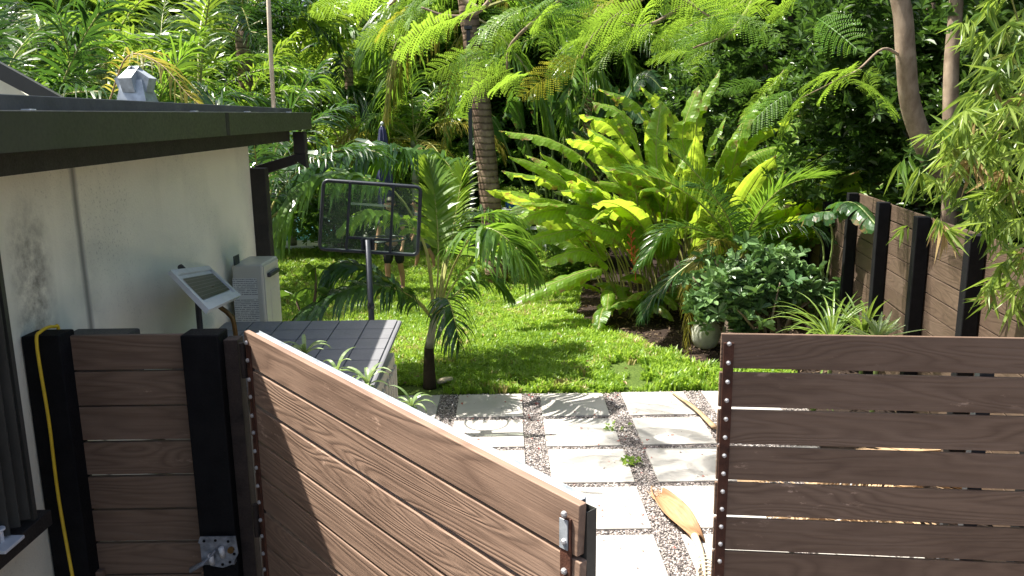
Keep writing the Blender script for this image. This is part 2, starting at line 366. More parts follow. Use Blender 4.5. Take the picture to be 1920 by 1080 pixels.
def tag(o, label=None, cat=None, group=None, kind=None):
    if label: o['label'] = label
    if cat: o['category'] = cat
    if group: o['group'] = group
    if kind: o['kind'] = kind
    return o
def empty(name, loc, label, cat, group=None, rz=0, sc=1):
    o = bpy.data.objects.new(name, None); C.objects.link(o); o.location = loc; o.rotation_euler.z = rz; o.scale = (sc,) * 3
    o.empty_display_size = .1
    return tag(o, label, cat, group)
def rebase(parent, *obs):       # parts were modelled in world space: keep them there under a moved parent
    mi = Matrix.Translation(parent.location).inverted()
    for o in obs: o.matrix_parent_inverse = mi @ Matrix.Identity(4)
def part(mb, name, mats, parent, smooth=False, bevel=0):
    o = mb.build(name, mats, parent, smooth, bevel)
    root = parent
    if root.type == 'EMPTY': rebase(root, o)
    return o
def smooth_path(pts, n=24):
    pts = [Vector(p) for p in pts]; P = [pts[0] * 2 - pts[1]] + pts + [pts[-1] * 2 - pts[-2]]
    out = []; k = len(pts) - 1
    for i in range(n + 1):
        u = i / n * k; j = min(int(u), k - 1); t = u - j
        a, b, c, d = P[j:j + 4]
        out.append(.5 * ((2 * b) + (c - a) * t + (2 * a - 5 * b + 4 * c - d) * t * t + (3 * b - a - 3 * c + d) * t ** 3))
    return out
def nrm(a): return a / np.maximum(1e-9, np.linalg.norm(a, axis=-1, keepdims=True))

# ---------------------------------------------------------------- foliage helpers
def frond(mb, pts, n=46, L=.42, w=.026, droop=.5, lift=.25, fwd=.45, seg=4, rr=.014, mi=0, mr=1, start=.12, base_rnd=None, messy=.12, roll=0):
    """a pinnate palm frond: tapered rib along pts with n leaflets on each side"""
    path = smooth_path(pts, 40); A = np.array([tuple(p) for p in path]); m = len(A) - 1
    mb.tube(path[::2], [rr * (1 - .85 * i / 20) for i in range(21)], 5, False, mi=mr, rnd=.6)
    t = np.linspace(start, 1, n); t = np.clip(t + rng.normal(0, .2 / n, n), 0, 1)
    idx = t * m; i0 = np.clip(idx.astype(int), 0, m - 1); fr = (idx - i0)[:, None]
    P0 = A[i0] * (1 - fr) + A[i0 + 1] * fr; T = nrm(A[i0 + 1] - A[i0])
    side = np.cross(T, np.array([0, 0, 1.0])); bad = np.linalg.norm(side, axis=1) < .15
    if bad.any(): side[bad] = np.array([1.0, .1, 0])
    side = nrm(side); N = np.cross(side, T)
    if roll:
        c, s_ = math.cos(roll), math.sin(roll); side, N = side * c + N * s_, N * c - side * s_
    u = (t - start) / (1 - start)
    Lt = L * (.42 + .58 * np.sin(np.pi * np.clip(u * .78 + .16, 0, 1))) * (1 - .55 * np.clip((u - .75) / .25, 0, 1))
    for sg in (-1, 1):
        k = len(t)
        d = side * sg * (1 - .5 * u[:, None]) + T * (fwd + .9 * u[:, None] ** 2) + N * lift + rng.normal(0, messy, (k, 3)); d = nrm(d)
        ln = Lt * rng.uniform(.85, 1.1, k); p = P0.copy()
        wd = nrm(T * .9 + N * .35 * sg * -1 + rng.normal(0, messy, (k, 3)))
        ww = w * (.6 + .4 * ln / L)
        rows = []; prof = [.45, 1, .9, .62, .3, .06] if seg >= 5 else [.5, 1, .85, .5, .06]
        for q in range(seg + 1):
            wv = nrm(wd - d * np.sum(wd * d, axis=1, keepdims=True))
            hw = (ww * prof[min(q, len(prof) - 1)] / 2)[:, None]
            rows.append(p - wv * hw); rows.append(p + wv * hw)
            p = p + d * (ln / seg)[:, None]
            d = nrm(d + np.array([0, 0, -1.0]) * droop * (.6 + .5 * q) * .55)
        V = np.stack(rows, 1); nv = (seg + 1) * 2
        Q = np.array([(2 * q, 2 * q + 1, 2 * q + 3, 2 * q + 2) for q in range(seg)])
        QQ = (Q[None] + (np.arange(k) * nv)[:, None, None]).reshape(-1, 4)
        rb = rng.random() * .6 if base_rnd is None else base_rnd
        mb.add(V.reshape(-1, 3), QQ, rnd=np.repeat(np.clip(rb + rng.normal(0, .15, k), 0, .89), nv), mi=mi)
def arc_pts(L, e0, e1, az=0, base=(0, 0, 0), n=7, curl=0):
    p = Vector(base); out = [p.copy()]
    for i in range(n):
        e = e0 + (e1 - e0) * ((i + .5) / n) ** 1.2; a = az + curl * i / n
        p = p + Vector((math.cos(e) * math.cos(a), math.cos(e) * math.sin(a), math.sin(e))) * L / n; out.append(p.copy())
    return out
def blade(mb, pts, W=.3, tears=.3, cup=.25, mi=0, mr=1, petiole=.3, rnd=None, roll=0, seg=26, rr=.014, sag=.5, npts=None):
    """a paddle leaf (banana, heliconia): stalk then a long blade split into flaps"""
    path = smooth_path(pts, 40); A = np.array([tuple(p) for p in path]); m = len(A) - 1
    mb.tube(path[::2], [rr * (1 - .8 * i / 20) for i in range(21)], 5, False, mi=mr, rnd=.6)
    rnd = rng.random() * .9 if rnd is None else rnd
    for sg in (-1, 1):
        tt = np.linspace(petiole, 1, seg + 1); i = 0
        while i < seg:
            run = 1 if rng.random() < tears * .35 else int(rng.integers(2, 4 + int(10 * (1 - tears)))); j = min(seg, i + run)
            dr = rng.normal(sag, .28) * (1 if tears > .15 else .4); sh = rng.uniform(.86, 1.0) if tears > .2 else 1
            V = []; Lp = []
            kk = 5
            for q in range(i, j + 1):
                t = tt[q]; x = t * m; a = min(int(x), m - 1); P0 = A[a] * (1 - (x - a)) + A[a + 1] * (x - a)
                T = A[a + 1] - A[a]; T /= np.linalg.norm(T)
                sd = np.cross(T, (0, 0, 1.0)); ns = np.linalg.norm(sd)
                if ns < .2: sd = np.array([1.0, .2, 0]); ns = np.linalg.norm(sd)
                sd /= ns; N = np.cross(sd, T); c, s_ = math.cos(roll), math.sin(roll); sd, N = sd * c + N * s_, N * c - sd * s_
                u = (t - petiole) / (1 - petiole); wd = W / 2 * (math.sin(math.pi * min(1, .10 + .90 * u)) ** .55) * sh
                if u > .93: wd *= max(.05, (1 - u) / .07)
                tw = -.25 if (q == i or q == j) and run < seg else 0
                wv = .012 * math.sin(q * 1.9 + sg)
                for r in range(kk):
                    f = r / (kk - 1); an = cup - (cup + dr) * f ** 1.3
                    p = P0 + sd * sg * wd * f * math.cos(an * .8) + N * (wd * f * math.sin(an) + wv * f) + T * wd * f * (.30 + tw * .12) + np.array([0, 0, -1]) * wd * f * f * .15
                    V.append(p); Lp.append((t * 1.2, sg * wd * f, max(f if tears > .15 else f * .5, u if u > .85 else 0)))
            g = j - i
            Q = [(a * kk + r, a * kk + r + 1, (a + 1) * kk + r + 1, (a + 1) * kk + r) for a in range(g) for r in range(kk - 1)]
            mb.add(V, Q, lp=Lp, rnd=rnd, mi=mi); i = j
# leaf templates: x = along the leaf
def T_leaf(w=.3, fold=.12, bend=-.12, dist=.45):
    V = np.array([(0, 0, 0), (dist * .75, -w / 2 * .85, fold), (dist * 1.5, -w / 2 * .8, fold + bend * .4), (1, 0, bend), (dist * 1.5, w / 2 * .8, fold + bend * .4), (dist * .75, w / 2 * .85, fold)])
    return V, np.array([(0, 1, 2, 3), (0, 3, 4, 5)])
def T_join(items):
    Vs = []; Qs = []; n = 0
    for V, Q in items: Vs.append(V); Qs.append(Q + n); n += len(V)
    return np.concatenate(Vs), np.concatenate(Qs)
def eul(a, b, c): return np.array((Matrix.Rotation(c, 3, 'Z') @ Matrix.Rotation(b, 3, 'Y') @ Matrix.Rotation(a, 3, 'X')))
def T_place(T, rot, sc, off): return (T[0] * sc) @ rot.T + np.array(off), T[1]
def T_rosette(n=8, w=.4, up=.6, seed=1, dist=.45):
    r = random.Random(seed); it = []
    for i in range(n):
        it.append(T_place(T_leaf(w, .12, -.12, dist), eul(r.uniform(-.3, .3), -r.uniform(.1, up), i * 2.4 + r.uniform(-.3, .3)), r.uniform(.7, 1), (0, 0, -.05 * i)))
    return T_join(it)
def T_sprig(n=10, w=.35, seed=1, droop=.3):
    r = random.Random(seed); it = []
    for i in range(n):
        x = i / n * 1.8; it.append(T_place(T_leaf(w), eul(r.uniform(-.4, .4), r.uniform(-.3, droop), (1 if i % 2 else -1) * r.uniform(.5, 1.2)), r.uniform(.6, 1), (x, 0, -droop * x * x * .3)))
    return T_join(it)
def T_bamboo(n=8, seed=1):
    r = random.Random(seed); it = []
    for i in range(n):
        a = r.uniform(-1.3, 1.3); l = r.uniform(.7, 1.1)
        V1, Q = T_leaf(.13, .02, -.25, .35)
        it.append(T_place((V1, Q), eul(r.uniform(-.6, .6), r.uniform(.0, .9), a), l, (r.uniform(0, .35), r.uniform(-.05, .05), 0)))
    return T_join(it)
def T_bipinnate(np_=12, nl=11):
    V = []; Q = []
    def quad(a, b, c, d):
        k = len(V); V.extend([a, b, c, d]); Q.append((k, k + 1, k + 2, k + 3))
    DR = -.34
    for q_ in range(4):
        xa, xb = q_ / 4, (q_ + 1) / 4; quad((xa, -.006, DR * xa * xa), (xb, -.005, DR * xb * xb), (xb, .005, DR * xb * xb), (xa, .006, DR * xa * xa))
    for i in range(np_):
        x = .14 + .86 * i / (np_ - 1); z = DR * x * x
        L = .30 * math.sin(math.pi * min(1, .22 + .72 * i / (np_ - 1))) + .03
        for sg in (-1, 1):
            dx, dy = .42 + .4 * i / np_, .9 * sg; ln = math.hypot(dx, dy); dx /= ln; dy /= ln
            dz = -.42 + .16 * math.sin(i * 2.1 + sg * 1.3)
            for k in range(nl):
                u = (k + .6) / nl; cx, cy, cz = x + dx * L * u, dy * L * u, z + dz * L * u * u
                sz = .042 * (1 - .45 * abs(u - .4)); wdt = L / nl * .46
                for s2 in (-1, 1):
                    nx, ny = -dy * s2, dx * s2; nx += dx * .45; ny += dy * .45
                    quad((cx, cy, cz), (cx + nx * sz * .5 - dx * wdt, cy + ny * sz * .5 - dy * wdt, cz + .004), (cx + nx * sz, cy + ny * sz, cz - .002), (cx + nx * sz * .5 + dx * wdt, cy + ny * sz * .5 + dy * wdt, cz + .004))
    return np.array(V), np.array(Q)
def scatter(mb, T, P, sc, yaw=None, pitch=None, rollv=None, rnd=None, mi=0):
    P = np.asarray(P); n = len(P)
    if n == 0: return
    yaw = rng.uniform(0, 2 * np.pi, n) if yaw is None else yaw
    pitch = rng.normal(0, .5, n) if pitch is None else pitch
    rollv = rng.normal(0, .4, n) if rollv is None else rollv
    cy, sy, cp, sp, cr, sr = np.cos(yaw), np.sin(yaw), np.cos(pitch), np.sin(pitch), np.cos(rollv), np.sin(rollv)
    o = np.zeros(n); l = np.ones(n)
    Rz = np.array([[cy, -sy, o], [sy, cy, o], [o, o, l]]); Ry = np.array([[cp, o, sp], [o, l, o], [-sp, o, cp]]); Rx = np.array([[l, o, o], [o, cr, -sr], [o, sr, cr]])
    M_ = np.einsum('ijn,jkn,kln->nil', Rz, Ry, Rx) * np.broadcast_to(sc, (n,))[:, None, None]
    V = np.einsum('nij,vj->nvi', M_, T[0]) + P[:, None, :]
    Q = (T[1][None] + (np.arange(n) * len(T[0]))[:, None, None]).reshape(-1, 4)
    rr = rng.random(n) if rnd is None else rnd
    mb.add(V.reshape(-1, 3), Q, rnd=np.repeat(rr, len(T[0])), mi=mi)
def cloud(blobs, n, sub=26, spread=.28, hollow=.55):
    """points in clumps: blobs = [(centre, radii)], clumps sit mostly towards the outside of each blob"""
    vol = np.array([b[1][0] * b[1][1] * b[1][2] for b in blobs]) ** .75; vol /= vol.sum(); out = []; cl = []
    for (c, r), f in zip(blobs, vol):
        k = max(4, int(sub)); d = nrm(rng.normal(0, 1, (k, 3))); rad = rng.uniform(hollow, 1, (k, 1)) 
        cc = d * rad * np.array(r) + np.array(c); m = int(n * f); i = rng.integers(0, k, m)
        sz = rng.uniform(.6, 1.3, k)[i][:, None]
        out.append(cc[i] + rng.normal(0, 1, (m, 3)) * spread * sz * np.mean(r)); cl.append(rng.random(k)[i])
    return np.concatenate(out), np.concatenate(cl)

exec_order = []
# ================================================================= SETTING
gb = MB(); gb.add([(-300, -300, -.02), (300, -300, -.02), (300, 300, -.02), (-300, 300, -.02)], [(0, 1, 2, 3)])
tag(gb.build('ground', M['earth']), kind='structure')
lb = MB(); lb.add([(-14, 7.5, -.004), (3.2, 7.5, -.004), (3.2, 8.6, -.004), (1.9, 9.0, -.004), (1.1, 11.5, -.004), (1.6, 17, -.004), (1.6, 24, -.004), (-14, 24, -.004)], P=[list(range(8))])
tag(lb.build('lawn', M['turf']), kind='structure')
gv = MB(); gv.add([(-1.84, -3, .002), (5, -3, .002), (5, 7.5, .002), (-1.84, 7.5, .002)], [(0, 1, 2, 3)])
tag(gv.build('gravel_path', M['gravel']), kind='structure')
# pavers, each a slab of its own
PW = .61; colx = [(-.484 - .79, 'far left'), (-.484, 'left'), (.309, 'middle'), (1.097, 'right'), (1.885, 'far right')]
rowname = ['nearest the lawn', 'second from the lawn', 'third from the lawn', 'fourth from the lawn', 'fifth from the lawn', 'sixth from the lawn']
for r in range(6):
    for cx, cn in colx:
        if r > 2 and cn == 'far left': continue
        b = MB(); y = 7.46 - .69 * r - PW / 2; jit = random.uniform(-.006, .006)
        b.box((0, 0, 0), (PW, PW, .05))
        o = b.build('paver', M['paver'], None, bevel=.005); o.rotation_euler.x = random.uniform(-.004, .004); o.rotation_euler.y = random.uniform(-.004, .004); o.location = (cx + PW / 2 + jit, y + jit, -.009); o.rotation_euler.z = random.uniform(-.006, .006)
        tag(o, 'pale square paver in the %s column, row %s' % (cn, rowname[r]), 'paver', 'pale square pavers set in gravel')

bed = [G(1105, 512), G(1085, 556), G(1080, 596), G(1150, 628), G(1245, 655), G(1300, 690), G(1420, 700), Vector((3.9, 7.6, 0)), Vector((6, 10, 0)), Vector((6, 20, 0)), Vector((1.5, 20, 0)), Vector((1.25, 14, 0))]
mbd = MB(); mbd.add([(p.x, p.y, .004) for p in bed], P=[list(range(len(bed)))])
tag(mbd.build('mulch_bed', M['mulch']), kind='structure')
mbd = MB(); mbd.add([(2.4, 4.0, .006), (3.6, 4, .006), (4.6, 7.6, .006), (2.9, 7.52, .006), (2.5, 6, .006)], P=[[0, 1, 2, 3, 4]])
tag(mbd.build('soil_strip', M['mulch']), kind='structure')
def inpoly(x, y, poly):
    c = np.zeros(len(x), bool); j = len(poly) - 1
    for i in range(len(poly)):
        xi, yi, xj, yj = poly[i][0], poly[i][1], poly[j][0], poly[j][1]
        c ^= ((yi > y) != (yj > y)) & (x < (xj - xi) * (y - yi) / (yj - yi + 1e-12) + xi); j = i
    return c
# pool
pb = MB(); pb.add([(-10, 18.2, .01), (-3.9, 18.2, .01), (-3.9, 24, .01), (-10, 24, .01)], [(0, 1, 2, 3)])
tag(pb.build('pool_water', M['water']), kind='structure')
pb = MB(); pb.box((-7, 17.7, .0), (7.2, .9, .12)); pb.box((-3.6, 21, .0), (.55, 5.6, .12)); pb.box((-7, 25, 0), (8, 1.8, .12))
tag(pb.build('pool_deck', M['coping'], bevel=.01), kind='structure')

# grass
def tuft(nb, seed, h=1.0):
    r = random.Random(seed); it = []
    for i in range(nb):
        a = r.uniform(0, 6.28); lean = r.uniform(.1, .9); l = r.uniform(.6, 1.1) * h; w_ = .075
        dx, dy = math.cos(a), math.sin(a); ox, oy = r.uniform(-.35, .35), r.uniform(-.35, .35); px, py = -dy * w_, dx * w_
        V = np.array([(ox - px, oy - py, 0), (ox + px, oy + py, 0), (ox + dx * lean * .3 * l + px, oy + dy * lean * .3 * l + py, l * .55), (ox + dx * lean * .3 * l - px, oy + dy * lean * .3 * l - py, l * .55),
                      (ox + dx * lean * l + px * .15, oy + dy * lean * l + py * .15, l * (1 - .4 * lean)), (ox + dx * lean * l - px * .15, oy + dy * lean * l - py * .15, l * (1 - .4 * lean))])
        it.append((V, np.array([(0, 1, 2, 3), (3, 2, 4, 5)])))
    return T_join(it)
bedp = [(p.x, p.y) for p in bed]
gm = MB()
patches = [(G(1180, 695), .35), (G(1130, 590), .28), (G(805, 735), .22), (G(1250, 655), .3), (G(1100, 715), .16), (G(1290, 640), .3), (G(1200, 722), .22), (G(1310, 715), .16), (G(985, 728), .14), (G(1050, 560), .2), (G(760, 735), .25)]
def lawn_pts(n, x0, x1, y0, y1):
    x = rng.uniform(x0, x1, n); y = rng.uniform(y0, y1, n)
    k = ~inpoly(x, y, bedp); 
    edge = 7.47 + .05 * np.sin(x * 5) + .05 * np.sin(x * 13 + 1) + .03 * np.sin(x * 31) + rng.exponential(.03, len(x)) * rng.choice([-1, 1], len(x))
    k &= y > edge
    for c, r in patches:
        d = np.hypot((x - c.x), (y - c.y) * .8); k &= (d > r * (.5 + .5 * rng.random(n)))
    k &= ~((x < -3.2) & (y > 17)) ; k &= ~((x < -1.8) & (y < 6))
    return np.stack([x[k], y[k], np.full(k.sum(), .0)], 1)
for sd in range(3):
    P = lawn_pts(6500, -4.2, 2.9, 7.5, 11.5); dens = .5 + .5 * np.sin(P[:, 0] * 2.3 + 1) * np.sin(P[:, 1] * 1.9)
    scatter(gm, tuft(9, sd), P, rng.uniform(.055, .115, len(P)) * (.8 + .35 * dens), pitch=rng.normal(0, .15, len(P)), rollv=rng.normal(0, .15, len(P)), rnd=np.clip(.15 + .55 * dens + rng.normal(0, .28, len(P)), 0, 1))
    P = lawn_pts(5200, -6, 2, 11.5, 18)
    scatter(gm, tuft(8, sd + 9), P, rng.uniform(.07, .12, len(P)), pitch=rng.normal(0, .15, len(P)), rollv=rng.normal(0, .15, len(P)))
    P = lawn_pts(260, 1.2, 2.9, 7.5, 9.2)
    scatter(gm, tuft(9, sd + 29), P, rng.uniform(.10, .15, len(P)), pitch=rng.normal(0, .15, len(P)), rollv=rng.normal(0, .15, len(P)))
tag(gm.build('grass', M['grass']), 'thick sunlit lawn grass behind the pavers', 'grass', kind='stuff')
# litter on the mulch and between the slabs
lm = MB()
x = rng.uniform(.9, 5, 5200); y = rng.uniform(7.6, 13, 5200); k = inpoly(x, y, bedp)
scatter(lm, T_leaf(.5, .1, -.2), np.stack([x[k], y[k], np.full(k.sum(), .02)], 1), rng.uniform(.02, .07, k.sum()), pitch=rng.normal(0, .25, k.sum()))
tag(lm.build('leaf_litter', M['litter']), 'brown leaf litter and bark chips on the shaded planting bed', 'leaf litter', kind='stuff')
def T_stone(seed):
    r = random.Random(seed); V = np.array([(x * r.uniform(.7, 1.2), y * r.uniform(.7, 1.2), z * r.uniform(.4, .9)) for x, y, z in [(-1, -.6, -.3), (.2, -1, -.3), (1, .1, -.3), (-.1, 1, -.3), (-.6, -.4, .6), (.2, -.6, .6), (.6, .1, .6), (0, .6, .6)]])
    return V, np.array([(0, 1, 5, 4), (1, 2, 6, 5), (2, 3, 7, 6), (3, 0, 4, 7), (4, 5, 6, 7)])
pm = MB(); x = rng.uniform(-.7, 2.0, 26000); y = rng.uniform(3.9, 7.5, 26000); on = np.zeros(26000, bool)
for r_ in range(6):
    for cx, _ in colx: on |= (x > cx - .004) & (x < cx + PW + .004) & (y > 7.46 - .69 * r_ - PW - .004) & (y < 7.46 - .69 * r_ + .004)
k = ~on | (rng.random(26000) < .004); n = k.sum(); Ps = np.stack([x[k], y[k], np.where(on[k], .02, .006)], 1)
for j in range(3): m = (np.arange(n) % 3) == j; scatter(pm, T_stone(j), Ps[m], rng.uniform(.004, .0095, m.sum()), rnd=rng.random(m.sum()), pitch=rng.normal(0, .2, m.sum()))
tag(pm.build('pebbles', M['pebble']), 'small mixed grey and pinkish pebbles between the pavers', 'pebbles', kind='stuff')
lm = MB()
P = np.stack([rng.uniform(-.6, 1.9, 300), rng.uniform(3.8, 7.45, 300), np.full(300, .022)], 1)
gapx = ((P[:, 0] > .10) & (P[:, 0] < .33)) | ((P[:, 0] > .9) & (P[:, 0] < 1.12)); keep = gapx | (rng.random(300) < .28)
P = P[keep]
scatter(lm, T_rosette(4, .5, .3), P, rng.uniform(.008, .022, len(P)), pitch=rng.normal(0, .2, len(P)))
tag(lm.build('fallen_petals', M['petal']), 'small red petals scattered over the pavers and gravel', 'petals', kind='stuff')
lm = MB()
P = np.stack([rng.uniform(-.6, 2.3, 420), rng.uniform(3.8, 7.4, 420), np.full(420, .019)], 1)
scatter(lm, T_leaf(.35, .02, 0), P, rng.uniform(.006, .02, 420), pitch=rng.normal(0, .05, 420), rollv=rng.normal(0, .1, 420))
tag(lm.build('dark_debris', M['soil']), 'dark specks of twig and seed on the pavers', 'debris', kind='stuff')

lm = MB(); P = np.stack([rng.uniform(-1.2, 2.2, 90), rng.uniform(7.5, 13, 90), rng.uniform(.05, .08, 90)], 1)
scatter(lm, T_leaf(.3, .1, -.3), P, rng.uniform(.03, .09, 90), pitch=rng.normal(0, .3, 90)); tag(lm.build('dry_leaves', M['dryleaf']), 'dry tan leaves lying loose on the lawn', 'dry leaves', kind='stuff')
# ================================================================= HOUSE
house = empty('house', (-1.85, 3, 0), 'pale stucco house side wall with dark gutter and flat roof at the left', 'house')
b = MB(); b.box((-3.85, 2.45, 1.24), (4.0, 6.8, 2.48)); part(b, 'wall', M['stucco'], house)
def zt(Y): return 2.652 + (Y - 2.2) / 3.9 * .048
def slab(mb, x0, x1, y0, y1, f0, f1):
    mb.hexa([(x0, y0, f0(y0)), (x1, y0, f0(y0)), (x1, y1, f0(y1)), (x0, y1, f0(y1)), (x0, y0, f1(y0)), (x1, y0, f1(y0)), (x1, y1, f1(y1)), (x0, y1, f1(y1))])
b = MB(); slab(b, -1.455, -1.448, -2, 6.12, lambda y: zt(y) - .118, zt); slab(b, -1.57, -1.455, -2, 6.12, lambda y: zt(y) - .118, lambda y: zt(y) - .112)
slab(b, -1.57, -1.565, -2, 6.12, lambda y: zt(y) - .112, lambda y: zt(y) - .02); slab(b, -1.565, -1.455, 6.113, 6.12, lambda y: zt(y) - .112, zt); slab(b, -1.462, -1.455, -2, 6.11, lambda y: zt(y) - .012, zt)
gut = part(b, 'gutter', M['bronze'], house)
b = MB(); slab(b, -1.463, -1.447, -2, 6.12, lambda y: zt(y) + .0005, lambda y: zt(y) + .0035); b.build('gutter_lip', M['lip'], gut)  # lip coloured lighter than the gutter to draw its sunlit top line
for yy in (1.2, 4.25):
    b = MB(); slab(b, -1.4475, -1.4465, yy, yy + .05, lambda y: zt(y) - .117, lambda y: zt(y) - .001); b.build('gutter_joint', M['fascia'], gut)
b = MB(); slab(b, -1.612, -1.575, -2, 6.02, lambda y: 2.7065 + (y - 2.2) * .0062, lambda y: 2.7095 + (y - 2.2) * .0062); part(b, 'roof_edge_strip', M['lip'], house)  # thin strip added to draw the sunlit line on top of the drip edge
for yy in (2.55, 3.9, 4.7, 5.6):
    b = MB(); b.box((-1.51, yy, zt(yy) - .012), (.105, .02, .006)); b.box((-1.475, yy, zt(yy) + .001), (.03, .03, .014)); c = b.build('gutter_bracket', M['galv'], gut); c.matrix_parent_inverse = Matrix.Identity(4)
b = MB(); slab(b, -1.60, -1.572, -2, 5.95, lambda y: 2.455 + (y - 2.2) * .012, lambda y: zt(y) - .005); part(b, 'fascia', M['fascia'], house)
b = MB(); b.box((-1.725, 2, 2.53), (.25, 7.9, .012)); part(b, 'soffit', M['fascia'], house)
# roof: low slope rising away from the gutter
b = MB(); b.hexa([(-1.56, -2, 2.66), (-1.56, 6.0, 2.69), (-6.5, 6.0, 2.95), (-6.5, -2, 2.92), (-1.56, -2, 2.690), (-1.56, 6.0, 2.715), (-6.5, 6.0, 2.98), (-6.5, -2, 2.95)])
roof = part(b, 'roof', M['bronze'], house)
b = MB(); slab(b, -1.605, -1.558, -2, 6.01, lambda y: 2.655 + (y - 2.2) * .01, lambda y: 2.706 + (y - 2.2) * .0062); part(b, 'drip_edge', M['drip'], house)
# downspout: elbow back to the wall, then down
b = MB(); w_ = .085
b.box((-1.51, 6.0, 2.485), (w_, w_, .16)); b.hexa([Vector(v) for v in [(-1.55, 5.957, 2.36), (-1.465, 5.957, 2.30), (-1.465, 6.043, 2.30), (-1.55, 6.043, 2.36), (-1.5525, 5.957, 2.405), (-1.4675, 5.957, 2.405), (-1.4675, 6.043, 2.405), (-1.5525, 6.043, 2.405)]])
b.hexa([Vector(v) for v in [(-1.85, 5.957, 2.24), (-1.55, 5.957, 2.33), (-1.55, 6.043, 2.33), (-1.85, 6.043, 2.24), (-1.85, 5.957, 2.32), (-1.55, 5.957, 2.402), (-1.55, 6.043, 2.402), (-1.85, 6.043, 2.32)]])
b.box((-1.80, 5.90, 1.16), (.115, .09, 2.30)); part(b, 'downspout', M['fascia'], house, bevel=.006)
# roof vent
vt = MB(); vc = Vector((-2.56, 5.75, 2.74)); VS = .74
vt.hexa([vc + Vector((v[0] * VS, v[1] * VS, v[2])) for v in [(-.15, -.15, 0), (.15, -.15, 0), (.15, .15, 0), (-.15, .15, 0), (-.095, -.095, .19), (.095, -.095, .19), (.095, .095, .19), (-.095, .095, .19)]])
vent = part(vt, 'roof_vent', M['galv'], house)
for a in range(4):
    hb = MB(); Rr = Matrix.Rotation(R(-8 + 90 * a), 3, 'Z'); q = lambda *v: vc + Rr @ Vector((v[0] * VS, v[1] * VS, v[2]))
    hb.hexa([q(-.055, .07, .15), q(.055, .07, .15), q(.06, .13, .105), q(-.06, .13, .105), q(-.05, .0, .285), q(.05, .0, .285), q(.065, .175, .20), q(-.065, .175, .20)]); hb.build('vent_hood', M['galv'], vent)
hb = MB(); hb.tube([vc + Vector((0, 0, -.04)), vc + Vector((0, 0, .03))], [.15, .12], 14); hb.build('vent_flashing', M['fascia'], vent, True)
# higher gable beyond the flat roof
b = MB(); p0 = at(-60, 82, 7.6); p1 = at(132, 193, 7.6)
for dz0, dz1, dy, mt, nm in ((-.17, 0, 0, M['bronze'], 'gable_fascia'),):
    b.hexa([(p0.x, 7.55, p0.z - .17), (p1.x, 7.55, p1.z - .12), (p1.x, 7.62, p1.z - .12), (p0.x, 7.62, p0.z - .17), (p0.x, 7.55, p0.z), (p1.x, 7.55, p1.z + .02), (p1.x, 7.62, p1.z + .02), (p0.x, 7.62, p0.z)])
    part(b, nm, mt, house)
b = MB(); b.hexa([(p0.x, 7.8, 2.2), (p1.x - .15, 7.8, 2.2), (p1.x - .15, 7.9, 2.2), (p0.x, 7.9, 2.2), (p0.x, 7.8, p0.z - .172), (p1.x - .15, 7.8, p1.z - .2), (p1.x - .15, 7.9, p1.z - .2), (p0.x, 7.9, p0.z - .172)]); b.box((-5.3, 8.4, 1.1), (2.0, 1.2, 2.2)); part(b, 'gable_wall', M['stucco'], house)
# accordion shutter and sill by the near window
b = MB()
for i in range(9):
    xx = -1.805 + (.035 if i % 2 else -.01); b.box((xx, 2.70 - .03 * i, 1.77), (.075, .008, 1.09), Matrix.Rotation(R(18 if i % 2 else -18), 4, 'Z'))
b.box((-1.80, 2.72, 1.755), (.12, .022, 1.12)); b.box((-1.80, 2.42, 1.77), (.10, .03, 1.13)); b.box((-1.80, 2.36, 1.77), (.08, .02, 1.13)); part(b, 'shutter', M['bronze'], house)
b = MB(); b.box((-1.79, 1.9, 1.17), (.12, 1.8, .06)); part(b, 'window_sill', M['fascia'], house, bevel=.004)
b = MB(); b.box((-1.81, 2.22, 2.33), (.12, 1.0, .05)); part(b, 'shutter_track', M['fascia'], house, bevel=.004)
b = MB(); b.box((-1.74, 2.52, 1.212), (.09, .11, .012)); b.tube([(-1.75, 2.53, 1.215), (-1.75, 2.53, 1.26)], .012, 10); b.tube([(-1.75, 2.53, 1.26), (-1.75, 2.53, 1.268)], .02, 10); part(b, 'shutter_catch', M['white_plastic'], house, bevel=.002)

# ================================================================= FENCES AND GATE
BP = .1465; BH = .1385
def boards(name, p0, p1, top, nrows, mat, parent, th=.022, gapj=.002, sag=0, BH=.1385):
    b = MB(); d = Vector(p1) - Vector(p0); L = d.length; rz = Matrix.Rotation(math.atan2(d.y, d.x), 4, 'Z'); c = (Vector(p0) + Vector(p1)) / 2
    for i in range(nrows):
        b.box((c.x, c.y, top - BP * i - BH / 2 + random.uniform(-gapj, gapj)), (L + random.uniform(-.004, .004), th, BH + random.uniform(-.002, .001)), rz @ Matrix.Rotation(random.uniform(-.0012, .0012) + sag, 4, 'Y'))
    return part(b, name, mat, parent, bevel=.0025)
LF = empty('fence_section', (-1.45, 3.0, 0), 'dark brown slatted fence section with two black posts beside the house wall', 'fence')
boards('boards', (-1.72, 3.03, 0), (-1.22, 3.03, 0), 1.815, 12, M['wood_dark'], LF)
for x0, x1, tp in ((-1.845, -1.70, 1.835), (-1.245, -1.10, 1.83)):
    b = MB(); b.box(((x0 + x1) / 2, 3.0, tp / 2), (x1 - x0, .11, tp)); p = part(b, 'post', M['black_paint'], LF, bevel=.006)
for xx in (-1.69, -1.255): b = MB(); b.box((xx, 3.0, .45), (.03, .03, .75)); part(b, 'cleat', M['wood_dark'], LF, bevel=.003)
